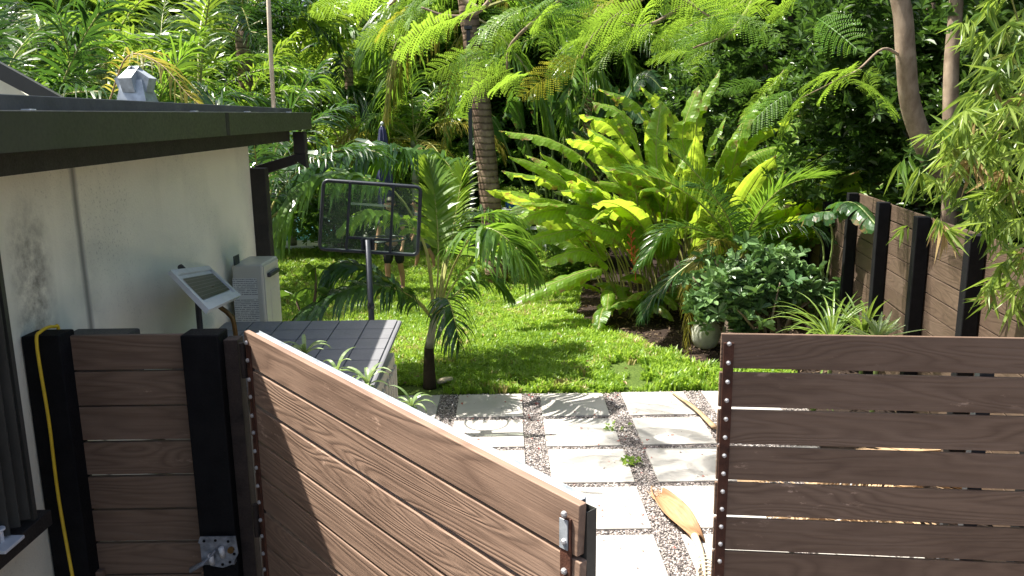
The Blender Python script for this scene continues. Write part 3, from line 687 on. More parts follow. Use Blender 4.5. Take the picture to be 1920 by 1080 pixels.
# open gate
gh = at(455, 620, 2.99); ge = at(1087, 948, 1.70)
g0 = Vector((gh.x, gh.y, 0)); g1 = Vector((ge.x, ge.y, 0)); gd = (g1 - g0).normalized(); gl = (g1 - g0).length; gn = Vector((gd.y, -gd.x, 0));
if gn.dot(-g0) < 0: gn = -gn      # gn faces the viewer
GSAG = math.atan2(gh.z - ge.z, gl); TOPM = (gh.z + ge.z) / 2
def topg(l): return gh.z + (ge.z - gh.z) * l / gl
GZ = math.atan2(gd.y, gd.x); grz = Matrix.Rotation(GZ, 4, 'Z'); grs = grz @ Matrix.Rotation(GSAG, 4, 'Y')
gate = empty('wooden_gate', g0, 'sunlit brown slatted wooden gate swung open towards the viewer, galvanised steel edge', 'gate')
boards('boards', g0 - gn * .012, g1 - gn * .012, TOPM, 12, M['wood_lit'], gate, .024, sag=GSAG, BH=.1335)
b = MB(); c = (g0 + g1) / 2 - gn * .0245
def rail(q, z, sy, sz): b.box((q.x, q.y, z), (gl - .056, sy, sz), grs)
rail(c - gn * .001, TOPM - .028, .003, .05); rail(c - gn * .028, TOPM - .028, .003, .05); rail(c - gn * .0145, TOPM - .012, .024, .003)
part(b, 'top_rail', M['galv'], gate)
b = MB(); rail(c - gn * .0145, .12, .028, .04); part(b, 'bottom_rail', M['galv'], gate)
b = MB(); e = g1 - gd * .026 - gn * .0255; tz = topg(gl) + .004
def wallbox(lx, ly, sx, sy): q = e + gd * lx - gn * ly; b.box((q.x, q.y, tz / 2), (sx, sy, tz - .06), grz)
wallbox(0, 0, .054, .0025); wallbox(.0258, .0155, .0025, .0285); wallbox(0, .031, .054, .0025); wallbox(-.0258, .0155, .0025, .0285)
part(b, 'end_post', M['bronze'], gate)
b = MB(); b.box((-1.068, 3.015, .9), (.055, .07, 1.8)); part(b, 'hinge_post', M['rust_dark'], gate, bevel=.003)
for lx, mt in ((gl - .040, M['rust']), (.045, M['rust'])):
    b = MB(); q = g0 + gd * lx + gn * .0035; TOPG = topg(lx); b.box((q.x, q.y, TOPG / 2 - .02), (.034, .006, TOPG - .05), grz); st = part(b, 'steel_strap', mt, gate, bevel=.001)
    bm = None
    for i in range(12):
        for dz in (.035, .105):
            q2 = q + gn * .004; zz = TOPG - BP * i - dz
            if zz < .3: continue
            bb = MB(); bb.tube([q2 + Vector((0, 0, zz)), q2 + gn * .006 + Vector((0, 0, zz)), q2 + gn * .009 + Vector((0, 0, zz))], [.0085, .008, .004], 8); o = bb.build('bolt', M['zinc'], st); o.matrix_parent_inverse = Matrix.Identity(4)
b = MB(); q = g0 + gd * (gl - .043) + gn * .008; b.box((q.x, q.y, topg(gl) - .085), (.026, .003, .075), grz); part(b, 'striker_plate', M['galv'], gate)
for z_ in (1.72, 1.05, .35):
    b = MB(); q = g0 + gd * .0 - gn * .01; b.tube([(q.x - .01, q.y - .02, z_ - .07), (q.x - .01, q.y - .02, z_ + .07)], .012, 10); b.box((q.x + .02, q.y - .03, z_), (.06, .005, .12), grz); part(b, 'hinge', M['rust_dark'], gate)
# gate latch hardware on the black post
lt = empty('gate_latch', (-1.16, 2.93, .92), 'grey galvanised latch plate with a lever and two white pins low on the black post', 'latch')
lz = at(432, 1035, 2.93).z
b = MB(); lx = -1.17
prof = [(-.07, .05), (-.06, .075), (.08, .075), (.085, .0), (.06, -.045), (.02, -.06), (-.03, -.05), (.0, -.01), (-.02, .02)]
V = [(lx + x, 2.915, lz + z) for x, z in prof] + [(lx + x, 2.921, lz + z) for x, z in prof]; n = len(prof)
b.add(V, [(i, i + n, (i + 1) % n + n, (i + 1) % n) for i in range(n)], [list(range(n)), list(range(2 * n - 1, n - 1, -1))]); b.box((lx, 2.933, lz), (.13, .024, .1)); part(b, 'plate', M['galv_dark'], lt)
for hx, hz in ((-.045, .058), (.0, .06), (.05, .055), (.07, .0), (.05, -.035), (.02, -.045)):
    b = MB(); b.tube([(lx + hx, 2.9145, lz + hz), (lx + hx, 2.9125, lz + hz)], .006, 8); part(b, 'bolt_hole', M['black_paint'], lt)
b = MB(); b.tube([(lx + .0, 2.905, lz + .02), (lx - .05, 2.90, lz - .03), (lx - .10, 2.895, lz - .055)], [.013, .015, .02], 8, squash=.5); part(b, 'lever', M['galv_dark'], lt, True)
for dx, dz in ((-.02, -.01), (.025, .02)):
    b = MB(); b.tube([(lx + dx, 2.915, lz + dz - .03), (lx + dx, 2.90, lz + dz + .015)], .011, 10); part(b, 'pin', M['white_plastic'], lt, True)
b = MB(); b.tube([(lx + .06, 2.915, lz + .02), (lx + .06, 2.903, lz + .02)], .013, 8); part(b, 'nut', M['copper'], lt)
# yellow cord looped over the house-side post
b = MB(); pts = [(-1.765, 3.07, 1.4), (-1.765, 3.065, 1.80), (-1.768, 3.04, 1.848), (-1.775, 2.96, 1.85), (-1.782, 2.935, 1.80), (-1.772, 2.93, 1.5), (-1.775, 2.93, 1.2), (-1.72, 2.86, .9), (-1.60, 2.7, .5), (-1.55, 2.6, .05)]
tag(b.tube(smooth_path(pts, 40), .0065, 8).build('cord', M['yellow'], None, True), 'yellow extension cord hanging over the leftmost black post', 'cord')

# right hand slatted panel
r0 = at(1352, 633, 2.86); r1 = at(1925, 643, 2.74); r0 = Vector((r0.x, r0.y, 0)); r1 = Vector((r1.x, r1.y, 0)); rd = (r1 - r0).normalized(); r1 = r0 + rd * 2.0
rn = Vector((rd.y, -rd.x, 0)); rz = Matrix.Rotation(math.atan2(rd.y, rd.x), 4, 'Z')
RP = empty('wooden_gate', r0, 'dark brown slatted wooden panel with a rusty bolted strap on its left edge', 'gate')
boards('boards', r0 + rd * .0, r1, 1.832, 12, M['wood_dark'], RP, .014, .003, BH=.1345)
b = MB(); q = r0 + rd * .028 + rn * .0105; b.box((q.x, q.y, .90), (.038, .006, 1.80), rz); st = part(b, 'steel_strap', M['rust'], RP, bevel=.001)
for i in range(12):
    for dz in (.035, .108):
        q2 = q + rn * .004; zz = 1.832 - BP * i - dz
        bb = MB(); bb.tube([q2 + Vector((0, 0, zz)), q2 + rn * .006 + Vector((0, 0, zz)), q2 + rn * .009 + Vector((0, 0, zz))], [.0085, .008, .004], 8); bb.build('bolt', M['zinc'], st)
b = MB()
for s_ in (.95, 1.85): q = r0 + rd * s_ - rn * .03; b.box((q.x, q.y, .88), (.05, .04, 1.74), rz)
part(b, 'frame', M['grey_metal'], RP)

# boundary fence along the right
FX = lambda Y: 3.05 + .172 * (Y - 5.1)
BF = empty('boundary_fence', (FX(6), 6, 0), 'long brown horizontal board fence with black posts running back along the right side', 'fence')
for ya, yb, tp in ((2.2, 4.1, 1.83), (4.1, 5.15, 1.83), (5.15, 6.18, 1.83), (6.18, 7.22, 1.83), (7.22, 8.3, 1.83), (8.3, 9.6, 1.62), (9.6, 13, 1.62)):
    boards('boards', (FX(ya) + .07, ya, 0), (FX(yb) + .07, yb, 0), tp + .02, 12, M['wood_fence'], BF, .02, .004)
for yy, tp in ((4.1, 1.86), (5.15, 1.86), (6.18, 1.86), (7.22, 1.87), (8.3, 1.86), (9.4, 1.66), (10.6, 1.65), (11.8, 1.65)):
    b = MB(); b.box((FX(yy), yy, tp / 2), (.10, .10, tp), Matrix.Rotation(-.17, 4, 'Z')); part(b, 'post', M['black_paint'], BF, bevel=.006)

# ================================================================= OBJECTS NEAR THE HOUSE
# deck box
X0, X1, Y0, Y1 = -1.80, G(703, 727, 1.33).x - .01, G(703, 727, 1.33).y, G(747, 597, 1.40).y
print('box', X1, Y0, Y1, G(747, 597, 1.40))
DB = empty('storage_box', (-1.28, 4.5, 0), 'large garden storage box with grey panelled lid and beige ribbed sides', 'storage box')
b = MB(); b.box(((X0 + X1) / 2, (Y0 + Y1) / 2, .6), (X1 - X0 - .10, Y1 - Y0 - .10, 1.18))
for i in range(11): y = Y0 + .1 + i * (Y1 - Y0 - .2) / 10; b.box((X1 - .045, y, .58), (.02, .055, 1.08))
for i in range(9): x = X0 + .1 + i * (X1 - X0 - .2) / 8; b.box((x, Y0 + .045, .58), (.055, .02, 1.08))
part(b, 'body', M['box_side'], DB, bevel=.006)
def lz_(y): return 1.335 + (y - Y0) / (Y1 - Y0) * .065 + .02
b = MB(); 
b.hexa([(X0, Y0, lz_(Y0) - .06), (X1, Y0, lz_(Y0) - .06), (X1, Y1, lz_(Y1) - .06), (X0, Y1, lz_(Y1) - .06), (X0, Y0, lz_(Y0) - .03), (X1, Y0, lz_(Y0) - .03), (X1, Y1, lz_(Y1) - .03), (X0, Y1, lz_(Y1) - .03)])
lid = part(b, 'lid', M['lid'], DB, bevel=.012)
b = MB(); nx, ny = 6, 6
for i in range(nx):
    for j in range(ny):
        xa = X0 + .02 + i * (X1 - X0 - .04) / nx; xb = X0 + .02 + (i + 1) * (X1 - X0 - .04) / nx - .007; ya = Y0 + .02 + j * (Y1 - Y0 - .04) / ny + .001; yb = Y0 + .02 + (j + 1) * (Y1 - Y0 - .04) / ny - .0012
        b.hexa([(xa, ya, lz_(ya) - .031), (xb, ya, lz_(ya) - .031), (xb, yb, lz_(yb) - .031), (xa, yb, lz_(yb) - .031), (xa, ya, lz_(ya) - .02), (xb, ya, lz_(ya) - .02), (xb, yb, lz_(yb) - .0215), (xa, yb, lz_(yb) - .0215)])
c = b.build('lid_panel', M['lid'], lid, bevel=.002); 

# water heater on the wall
WH = empty('water_heater', (-1.7, 5.35, 1.1), 'cream tankless water heater mounted on the house wall, covered in fine print', 'water heater')
hx0, hx1, hy0, hy1 = -1.80, -1.60, 5.16, 5.52; ht = atX(505, 488, -1.60).z; hb_ = ht - .62
b = MB(); b.box(((hx0 + hx1) / 2, (hy0 + hy1) / 2, (ht + hb_) / 2), (hx1 - hx0, hy1 - hy0, ht - hb_)); case = part(b, 'case', M['cream_metal'], WH, bevel=.012)
b = MB(); b.box((hx1 + .003, (hy0 + hy1) / 2, (ht + hb_) / 2), (.008, hy1 - hy0 - .03, ht - hb_ - .03)); b.box((hx1 + .004, (hy0 + hy1) / 2, (ht + hb_) / 2 - .03), (.012, .12, .3)); part(b, 'front_cover', M['cream_metal'], WH, bevel=.004)
b = MB(); b.box((hx1 + .018, (hy0 + hy1) / 2 + .0, ht - .085), (.03, .22, .03)); part(b, 'exhaust_slot', M['darkgrey'], WH, bevel=.01)
b = MB(); b.box(((hx0 + hx1) / 2 - .02, hy0 - .0035, ht - .30), (.16, .003, .42), jit=(0, 0, 0)); b2 = b.build('rating_label', M['label'], case)
b = MB(); b.box((hx0 + .03, hy0 + .02, ht + .03), (.006, .1, .06)); part(b, 'mounting_bracket', M['grey_metal'], WH)
# meter box behind the left fence
b = MB(); b.box((-1.70, 3.26, 1.605), (.27, .12, .33)); o = tag(b.build('utility_box', M['darkgrey'], None, bevel=.01), 'dark utility box on the wall, its flat top just showing over the left fence', 'utility box')

# solar panel: a true rectangle in space
cs = [ray(*p) for p in ((319, 506), (392, 498), (452, 553), (392, 581))]
Am = np.array([[cs[0][i], -cs[1][i], cs[2][i]] for i in range(3)]); sol = np.linalg.solve(Am, np.array([cs[3][i] for i in range(3)]))
k = 3.32 / cs[3].y; O = Vector((0, 0, H)); A_, B_, C_, D_ = O + cs[0] * sol[0] * k, O + cs[1] * sol[1] * k, O + cs[2] * sol[2] * k, O + cs[3] * k
nrmv = (B_ - A_).cross(D_ - A_).normalized()
if nrmv.z < 0: nrmv = -nrmv
ctr = (A_ + C_) / 2; print('solar', A_, B_, C_, D_, (B_ - A_).length, (D_ - A_).length, nrmv, (B_-A_).normalized().dot((D_-A_).normalized()))
SP = empty('solar_panel', (ctr.x, ctr.y, ctr.z), 'small white framed solar panel tilted on a pipe above the left fence', 'solar panel')
def pl(u, v, h): return A_ + (B_ - A_) * u + (D_ - A_) * v + nrmv * h
b = MB(); f = .055; fv = f * (B_ - A_).length / (D_ - A_).length
def bar(u0, u1, v0, v1, h0=-.022, h1=0.0): b.hexa([pl(u0, v0, h0), pl(u1, v0, h0), pl(u1, v1, h0), pl(u0, v1, h0), pl(u0, v0, h1), pl(u1, v0, h1), pl(u1, v1, h1), pl(u0, v1, h1)])
bar(0, 1, 0, fv); bar(0, 1, 1 - fv, 1); bar(0, f, fv, 1 - fv); bar(1 - f, 1, fv, 1 - fv); bar(f, 1 - f, fv, 1 - fv, -.018, -.012); part(b, 'frame', M['white_plastic'], SP)
b = MB(); su, sv = (B_ - A_).length, (D_ - A_).length; m_ = .10; mv = m_ * su / sv
b.add([tuple(pl(*uv, -.006)) for uv in ((m_, mv), (1 - m_, mv), (1 - m_, 1 - mv), (m_, 1 - mv))], [(0, 1, 2, 3)], lp=[((u - .5) * su + .0, (v - .5) * sv, 0) for u, v in ((m_, mv), (1 - m_, mv), (1 - m_, 1 - mv), (m_, 1 - mv))]); 
# shift so that the bright divider falls in the middle
b.L[-1] = b.L[-1] + np.array([0, .15, 0], np.float32) * 1.0; part(b, 'cells', M['solar'], SP)
b = MB(); b.box(ctr - nrmv * .05, (.09, .06, .05)); part(b, 'bracket', M['grey_metal'], SP)
pt = at(338, 500, ctr.y + .12); pb_ = at(374, 600, ctr.y + .06)
b = MB(); b.tube(smooth_path([pt, pt.lerp(ctr - nrmv * .05, .5), ctr - nrmv * .07, (pb_.x, pb_.y, pb_.z + .06), (pb_.x, pb_.y, 0)], 20), .016, 10); tag(part(b, 'pole', M['darkgrey'], SP, True))
q0, q1, q2 = at(410, 572, ctr.y + .08), at(428, 588, ctr.y + .08), at(440, 614, ctr.y + .08)
b = MB(); b.tube(smooth_path([ctr + Vector((0, .08, -.04)), q0, q1, q2, (q2.x, q2.y, 1.2), (q2.x, q2.y, 0)], 24), .0125, 10)
tag(b.build('copper_pipe', M['copper'], None, True), 'curved tarnished copper pipe rising just right of the solar panel post', 'pipe')

# basketball backboard, seen from behind
BY = 6.6; c4 = [at(607, 338, BY), at(789, 351, BY), at(783, 478, BY), at(599, 467, BY)]
BB = empty('basketball_hoop', (at(690, 592, BY).x, BY, 0), 'portable basketball backboard with clear panel in a black frame, seen from behind', 'basketball hoop')
tl, tr, br, bl = c4
def bp(u, v, dy=0.0): p = tl.lerp(tr, u).lerp(bl.lerp(br, u), v); return Vector((p.x, p.y + dy, p.z))
b = MB(); ring = []
for cu, cv, a0 in ((.05, .07, 180), (.95, .07, 270), (.95, .93, 0), (.05, .93, 90)):
    for k_ in range(5):
        a = R(a0 + 90 * k_ / 4); ring.append(bp(cu + .05 * math.cos(a), cv + .07 * math.sin(a)))
b.tube(ring + [ring[0]], .016, 8, False); part(b, 'outer_frame', M['grey_metal'], BB, True)
b = MB()
for u, v0, u2, v1 in ((.275, .0, .275, .97), (.72, .02, .72, .98), (.275, .80, .72, .80)):
    p, q = bp(u, v0, -.01), bp(u2, v1, -.01); dr = (q - p); c = (p + q) / 2; b.box(c, (.022, .018, dr.length) if abs(dr.z) > abs(dr.x) else (dr.length, .018, .022), Matrix.Rotation(math.atan2(dr.x, dr.z) if abs(dr.z) > abs(dr.x) else -math.atan2(dr.z, dr.x), 4, 'Y'))
part(b, 'brace', M['grey_metal'], BB, bevel=.002)
b = MB(); b.hexa([bp(.01, .99, .004), bp(.99, .99, .004), bp(.99, .99, .010), bp(.01, .99, .010), bp(.01, .01, .004), bp(.99, .01, .004), bp(.99, .01, .010), bp(.01, .01, .010)]); part(b, 'panel', M['glass'], BB)
b = MB()
for u0, u1, v0, v1 in ((.29, .71, .29, .325),): b.add([tuple(bp(u, v, .0115)) for u, v in ((u0, v0), (u1, v0), (u1, v1), (u0, v1))], [(0, 1, 2, 3)])
part(b, 'target_line', M['line'], BB)
pc = bp(.495, .84, -.045); b = MB(); b.tube([(pc.x, pc.y, .05), (pc.x, pc.y, pc.z + .02)], .026, 12)
for zz in (.35, .8, 1.1): b.tube([(pc.x, pc.y, zz), (pc.x, pc.y, zz + .04)], .030, 12)
b.tube([(pc.x, pc.y - .04, 1.15), (pc.x, pc.y + .04, 1.15)], .012, 8); part(b, 'pole', M['grey_metal'], BB, True)
b = MB(); q = bp(.495, .88, -.02); b.box(q, (.11, .012, .10)); b.box(q + Vector((-.045, -.012, 0)), (.02, .03, .09)); b.box(q + Vector((.045, -.012, 0)), (.02, .03, .09)); part(b, 'mounting_plate', M['grey_metal'], BB, bevel=.002)
b = MB(); rc = bp(.60, .86, .26); b.tube([rc + Vector((.19 * math.cos(a), .19 * math.sin(a), 0)) for a in np.linspace(0, 2 * math.pi, 25)], .008, 6, False); b.box(bp(.60, .86, .05), (.10, .07, .012)); part(b, 'rim', M['grey_metal'], BB, True)
b = MB(); b.box((pc.x, pc.y - .12, .06), (.5, .7, .12)); part(b, 'base', M['darkgrey'], BB, bevel=.03)

# ================================================================= PEOPLE beyond the backboard
def skinned(name, verts, edges, rads, mat, parent=None, lvl=2):
    me = bpy.data.meshes.new(name); me.from_pydata([tuple(v) for v in verts], edges, []); me.update(); me.materials.append(mat)
    o = bpy.data.objects.new(name, me); C.objects.link(o)
    o.modifiers.new('skin', 'SKIN'); sv = me.skin_vertices[0].data
    for i, r in enumerate(rads): sv[i].radius = (r, r) if not isinstance(r, tuple) else r
    sv[0].use_root = True
    ss = o.modifiers.new('sub', 'SUBSURF'); ss.levels = lvl; ss.render_levels = lvl
    for p in me.polygons: p.use_smooth = True
    if parent: o.parent = parent
    return o
def person(loc, hgt, rz, label, lean=0.0, step=.12, shirt='grey_cloth', shorts='black_cloth'):
    s = hgt / 1.75; P_ = empty('person', loc, label, 'person', rz=rz)
    J = {'pelvis': (0, 0, .93), 'waist': (0, lean * .15, 1.08), 'chest': (0, lean * .45, 1.32), 'neck': (0, lean * .62, 1.48), 'head0': (0, lean * .68, 1.55), 'head1': (0, lean * .74, 1.64), 'head2': (0, lean * .76, 1.71)}
    for sg, n_ in ((-1, 'L'), (1, 'R')):
        fy = step * sg
        J.update({'hip' + n_: (.09 * sg, 0, .88), 'knee' + n_: (.105 * sg, fy * .6 + .03, .49), 'calf' + n_: (.105 * sg, fy * .8 - .02, .34), 'ank' + n_: (.11 * sg, fy, .085), 'foot' + n_: (.115 * sg, fy + .07, .04), 'toe' + n_: (.12 * sg, fy + .17, .025),
                  'sho' + n_: (.18 * sg, lean * .52, 1.40), 'elb' + n_: (.25 * sg, lean * .5 + .02, 1.12), 'wri' + n_: (.26 * sg, lean * .5 + .14, .90), 'palm' + n_: (.26 * sg, lean * .5 + .17, .84)})
        for f_ in range(4): J['f%d' % f_ + n_] = (.26 * sg + (f_ - 1.5) * .018, lean * .5 + .19 + .004 * f_, .765 + .008 * abs(f_ - 1.3))
        J['th' + n_] = (.235 * sg, lean * .5 + .21, .825)
    rad = {'pelvis': (.135, .10), 'waist': (.12, .09), 'chest': (.15, .105), 'neck': .05, 'head0': .062, 'head1': .088, 'head2': .06, 'hip': .088, 'knee': .055, 'calf': .056, 'ank': .035, 'foot': .036, 'toe': .025, 'sho': .052, 'elb': .038, 'wri': .026, 'palm': .030, 'f0': .009, 'f1': .009, 'f2': .009, 'f3': .008, 'th': .010}
    names = list(J); E = [('pelvis', 'waist'), ('waist', 'chest'), ('chest', 'neck'), ('neck', 'head0'), ('head0', 'head1'), ('head1', 'head2')]
    for n_ in 'LR':
        E += [('pelvis', 'hip' + n_), ('hip' + n_, 'knee' + n_), ('knee' + n_, 'calf' + n_), ('calf' + n_, 'ank' + n_), ('ank' + n_, 'foot' + n_), ('foot' + n_, 'toe' + n_), ('chest', 'sho' + n_), ('sho' + n_, 'elb' + n_), ('elb' + n_, 'wri' + n_), ('wri' + n_, 'palm' + n_), ('palm' + n_, 'th' + n_)] + [('palm' + n_, 'f%d' % f_ + n_) for f_ in range(4)]
    def rr(n_): r = rad.get(n_, rad.get(n_[:-1])); return tuple(x * s for x in r) if isinstance(r, tuple) else r * s
    skinned('body', [Vector(J[n_]) * s for n_ in names], [(names.index(a), names.index(b_)) for a, b_ in E], [rr(n_) for n_ in names], M['skin'], P_)
    # clothes
    sj = ['pelvis', 'hipL', 'hipR', 'thL_', 'thR_']; T2 = {'pelvis': Vector(J['pelvis']) + Vector((0, 0, .06)), 'hipL': Vector(J['hipL']), 'hipR': Vector(J['hipR']), 'thL_': Vector(J['hipL']).lerp(Vector(J['kneeL']), .93), 'thR_': Vector(J['hipR']).lerp(Vector(J['kneeR']), .93)}
    skinned('shorts', [T2[a] * s for a in sj], [(0, 1), (0, 2), (1, 3), (2, 4)], [(.155 * s, .12 * s), .11 * s, .11 * s, .098 * s, .098 * s], M[shorts], P_, 1)
    tv = [Vector(J['pelvis']) + Vector((0, 0, .05)), Vector(J['waist']), Vector(J['chest']), Vector(J['neck']) - Vector((0, 0, .05)), Vector(J['shoL']), Vector(J['shoR']), Vector(J['shoL']).lerp(Vector(J['elbL']), .6), Vector(J['shoR']).lerp(Vector(J['elbR']), .6)]
    skinned('shirt', [v * s for v in tv], [(0, 1), (1, 2), (2, 3), (2, 4), (2, 5), (4, 6), (5, 7)], [(.165 * s, .125 * s), (.15 * s, .115 * s), (.17 * s, .125 * s), .065 * s, .075 * s, .075 * s, .07 * s, .07 * s], M[shirt], P_, 1)
    hd = Vector(J['head1']) * s; b = MB()
    Vh = []; n1, n2 = 14, 9
    for i in range(n2):
        th = i / (n2 - 1) * 1.75
        for j in range(n1): ph = j / n1 * 2 * math.pi; cutr = .0 if math.sin(ph) < .3 or i < 5 else .0; Vh.append((hd.x + .103 * s * math.sin(th) * math.cos(ph), hd.y - .015 * s + .115 * s * math.sin(th) * math.sin(ph) * (1 if math.sin(ph) < .2 else .80), hd.z + .02 * s + .118 * s * math.cos(th) + (.05 * s if i > 5 and math.sin(ph) > .3 else 0)))
    b.add(Vh, [(i * n1 + j, i * n1 + (j + 1) % n1, (i + 1) * n1 + (j + 1) % n1, (i + 1) * n1 + j) for i in range(n2 - 1) for j in range(n1)]); b.build('hair', M['hair'], P_, True)
    b = MB()
    for sg in (-1, 1): b.tube([(hd.x + .033 * sg * s, hd.y + .083 * s, hd.z), (hd.x + .033 * sg * s, hd.y + .094 * s, hd.z)], [.012 * s, .006 * s], 8)
    b.tube([(hd.x - .025 * s, hd.y + .082 * s, hd.z - .06 * s), (hd.x + .025 * s, hd.y + .082 * s, hd.z - .06 * s)], .005 * s, 6); b.build('eyes_and_mouth', M['hair'], P_)
    b = MB(); b.tube([(hd.x, hd.y + .08 * s, hd.z), (hd.x, hd.y + .107 * s, hd.z - .03 * s)], [.008 * s, .014 * s], 6)
    for sg in (-1, 1): b.tube([(hd.x + .088 * sg * s, hd.y, hd.z - .02 * s), (hd.x + .098 * sg * s, hd.y - .006 * s, hd.z + .015 * s)], [.012 * s, .016 * s], 6)
    b.build('nose_and_ears', M['skin'], P_, True)
    return P_
g_ = G(742, 548); person((g_.x, g_.y, 0), 1.5, R(165), 'person in black shorts and grey shirt on the lawn behind the backboard', .15, .10)
g_ = G(792, 506); person((g_.x + .05, g_.y, 0), 1.30, R(100), 'second person on the lawn, bare lower leg showing right of the black shorts', .25, .22, 'grey_cloth', 'grey_cloth')

# ================================================================= PLANTS
def hero_palm(name, base, label, trunk, fronds, cat='palm', mats=None):
    """trunk = [(pts, radii, material, part name)], fronds = [(pts, kw, material)]"""
    P_ = empty(name, base, label, cat)
    for pts, rad, mt, nm in trunk:
        b = MB(); b.tube(smooth_path(pts, 20), np.interp(np.linspace(0, 1, 21), np.linspace(0, 1, len(rad)), rad), 14); part(b, nm, M[mt], P_, True)
    for pts, kw, mt in fronds:
        b = MB(); frond(b, pts, **kw); part(b, 'frond', [M[mt], M['stem_yellow']], P_)
    return P_
def W(*a): return [at(*q) for q in a]
# young palm on the lawn behind the backboard
py = 7.85; base = G(806, 727)
cr = at(815, 590, base.y)
fr = [
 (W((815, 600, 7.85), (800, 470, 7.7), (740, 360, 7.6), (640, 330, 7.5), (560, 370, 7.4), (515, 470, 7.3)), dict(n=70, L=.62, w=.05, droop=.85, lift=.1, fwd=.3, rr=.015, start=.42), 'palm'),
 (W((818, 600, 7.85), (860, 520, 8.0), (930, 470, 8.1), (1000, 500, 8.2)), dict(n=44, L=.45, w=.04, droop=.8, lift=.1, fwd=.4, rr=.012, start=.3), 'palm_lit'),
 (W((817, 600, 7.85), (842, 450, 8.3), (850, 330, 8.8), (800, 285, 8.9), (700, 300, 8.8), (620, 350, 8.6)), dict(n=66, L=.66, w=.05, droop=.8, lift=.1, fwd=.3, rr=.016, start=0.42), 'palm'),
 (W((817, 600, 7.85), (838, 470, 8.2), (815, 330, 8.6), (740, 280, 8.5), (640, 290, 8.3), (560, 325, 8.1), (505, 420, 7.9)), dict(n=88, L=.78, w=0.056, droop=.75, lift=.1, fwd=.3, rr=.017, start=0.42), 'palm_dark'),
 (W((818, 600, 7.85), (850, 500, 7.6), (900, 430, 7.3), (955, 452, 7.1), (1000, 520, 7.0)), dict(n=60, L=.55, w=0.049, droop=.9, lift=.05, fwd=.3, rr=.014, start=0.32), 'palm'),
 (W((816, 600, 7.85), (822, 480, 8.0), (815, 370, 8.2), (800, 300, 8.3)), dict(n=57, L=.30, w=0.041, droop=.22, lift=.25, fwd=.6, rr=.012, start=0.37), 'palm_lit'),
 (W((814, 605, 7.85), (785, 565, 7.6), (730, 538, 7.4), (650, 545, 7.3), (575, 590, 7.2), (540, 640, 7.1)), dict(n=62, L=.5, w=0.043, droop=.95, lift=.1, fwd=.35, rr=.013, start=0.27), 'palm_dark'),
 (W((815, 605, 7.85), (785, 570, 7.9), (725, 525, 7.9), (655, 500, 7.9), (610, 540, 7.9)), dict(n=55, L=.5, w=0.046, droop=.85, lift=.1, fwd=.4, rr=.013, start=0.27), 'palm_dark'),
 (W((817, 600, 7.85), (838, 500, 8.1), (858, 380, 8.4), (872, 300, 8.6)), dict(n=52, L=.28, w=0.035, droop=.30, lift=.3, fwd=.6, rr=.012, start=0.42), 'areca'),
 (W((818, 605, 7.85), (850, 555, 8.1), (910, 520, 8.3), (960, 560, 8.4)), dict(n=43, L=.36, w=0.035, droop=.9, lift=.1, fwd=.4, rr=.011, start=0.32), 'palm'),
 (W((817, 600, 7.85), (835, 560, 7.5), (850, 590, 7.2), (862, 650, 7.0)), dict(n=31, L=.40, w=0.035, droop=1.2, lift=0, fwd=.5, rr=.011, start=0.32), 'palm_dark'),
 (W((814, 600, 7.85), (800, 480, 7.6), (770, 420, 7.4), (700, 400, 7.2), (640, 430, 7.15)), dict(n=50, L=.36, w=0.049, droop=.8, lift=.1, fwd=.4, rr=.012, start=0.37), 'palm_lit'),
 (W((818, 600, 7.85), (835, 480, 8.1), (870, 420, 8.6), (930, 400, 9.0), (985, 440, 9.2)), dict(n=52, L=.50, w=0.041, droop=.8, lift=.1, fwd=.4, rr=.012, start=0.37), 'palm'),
]
hero_palm('young_palm', (base.x, base.y, 0), 'young palm with arching dark fronds and short pale trunk beside the storage box', [
    ([(base.x, base.y, 0), (base.x, base.y, .2), (base.x + .005, base.y, .42)], [.070, .058, .048], 'dark_fibre', 'trunk_base'),
    ([(base.x + .005, base.y, .42), at(810, 620, base.y), cr], [.048, .038, .026], 'shaft', 'trunk')], fr)
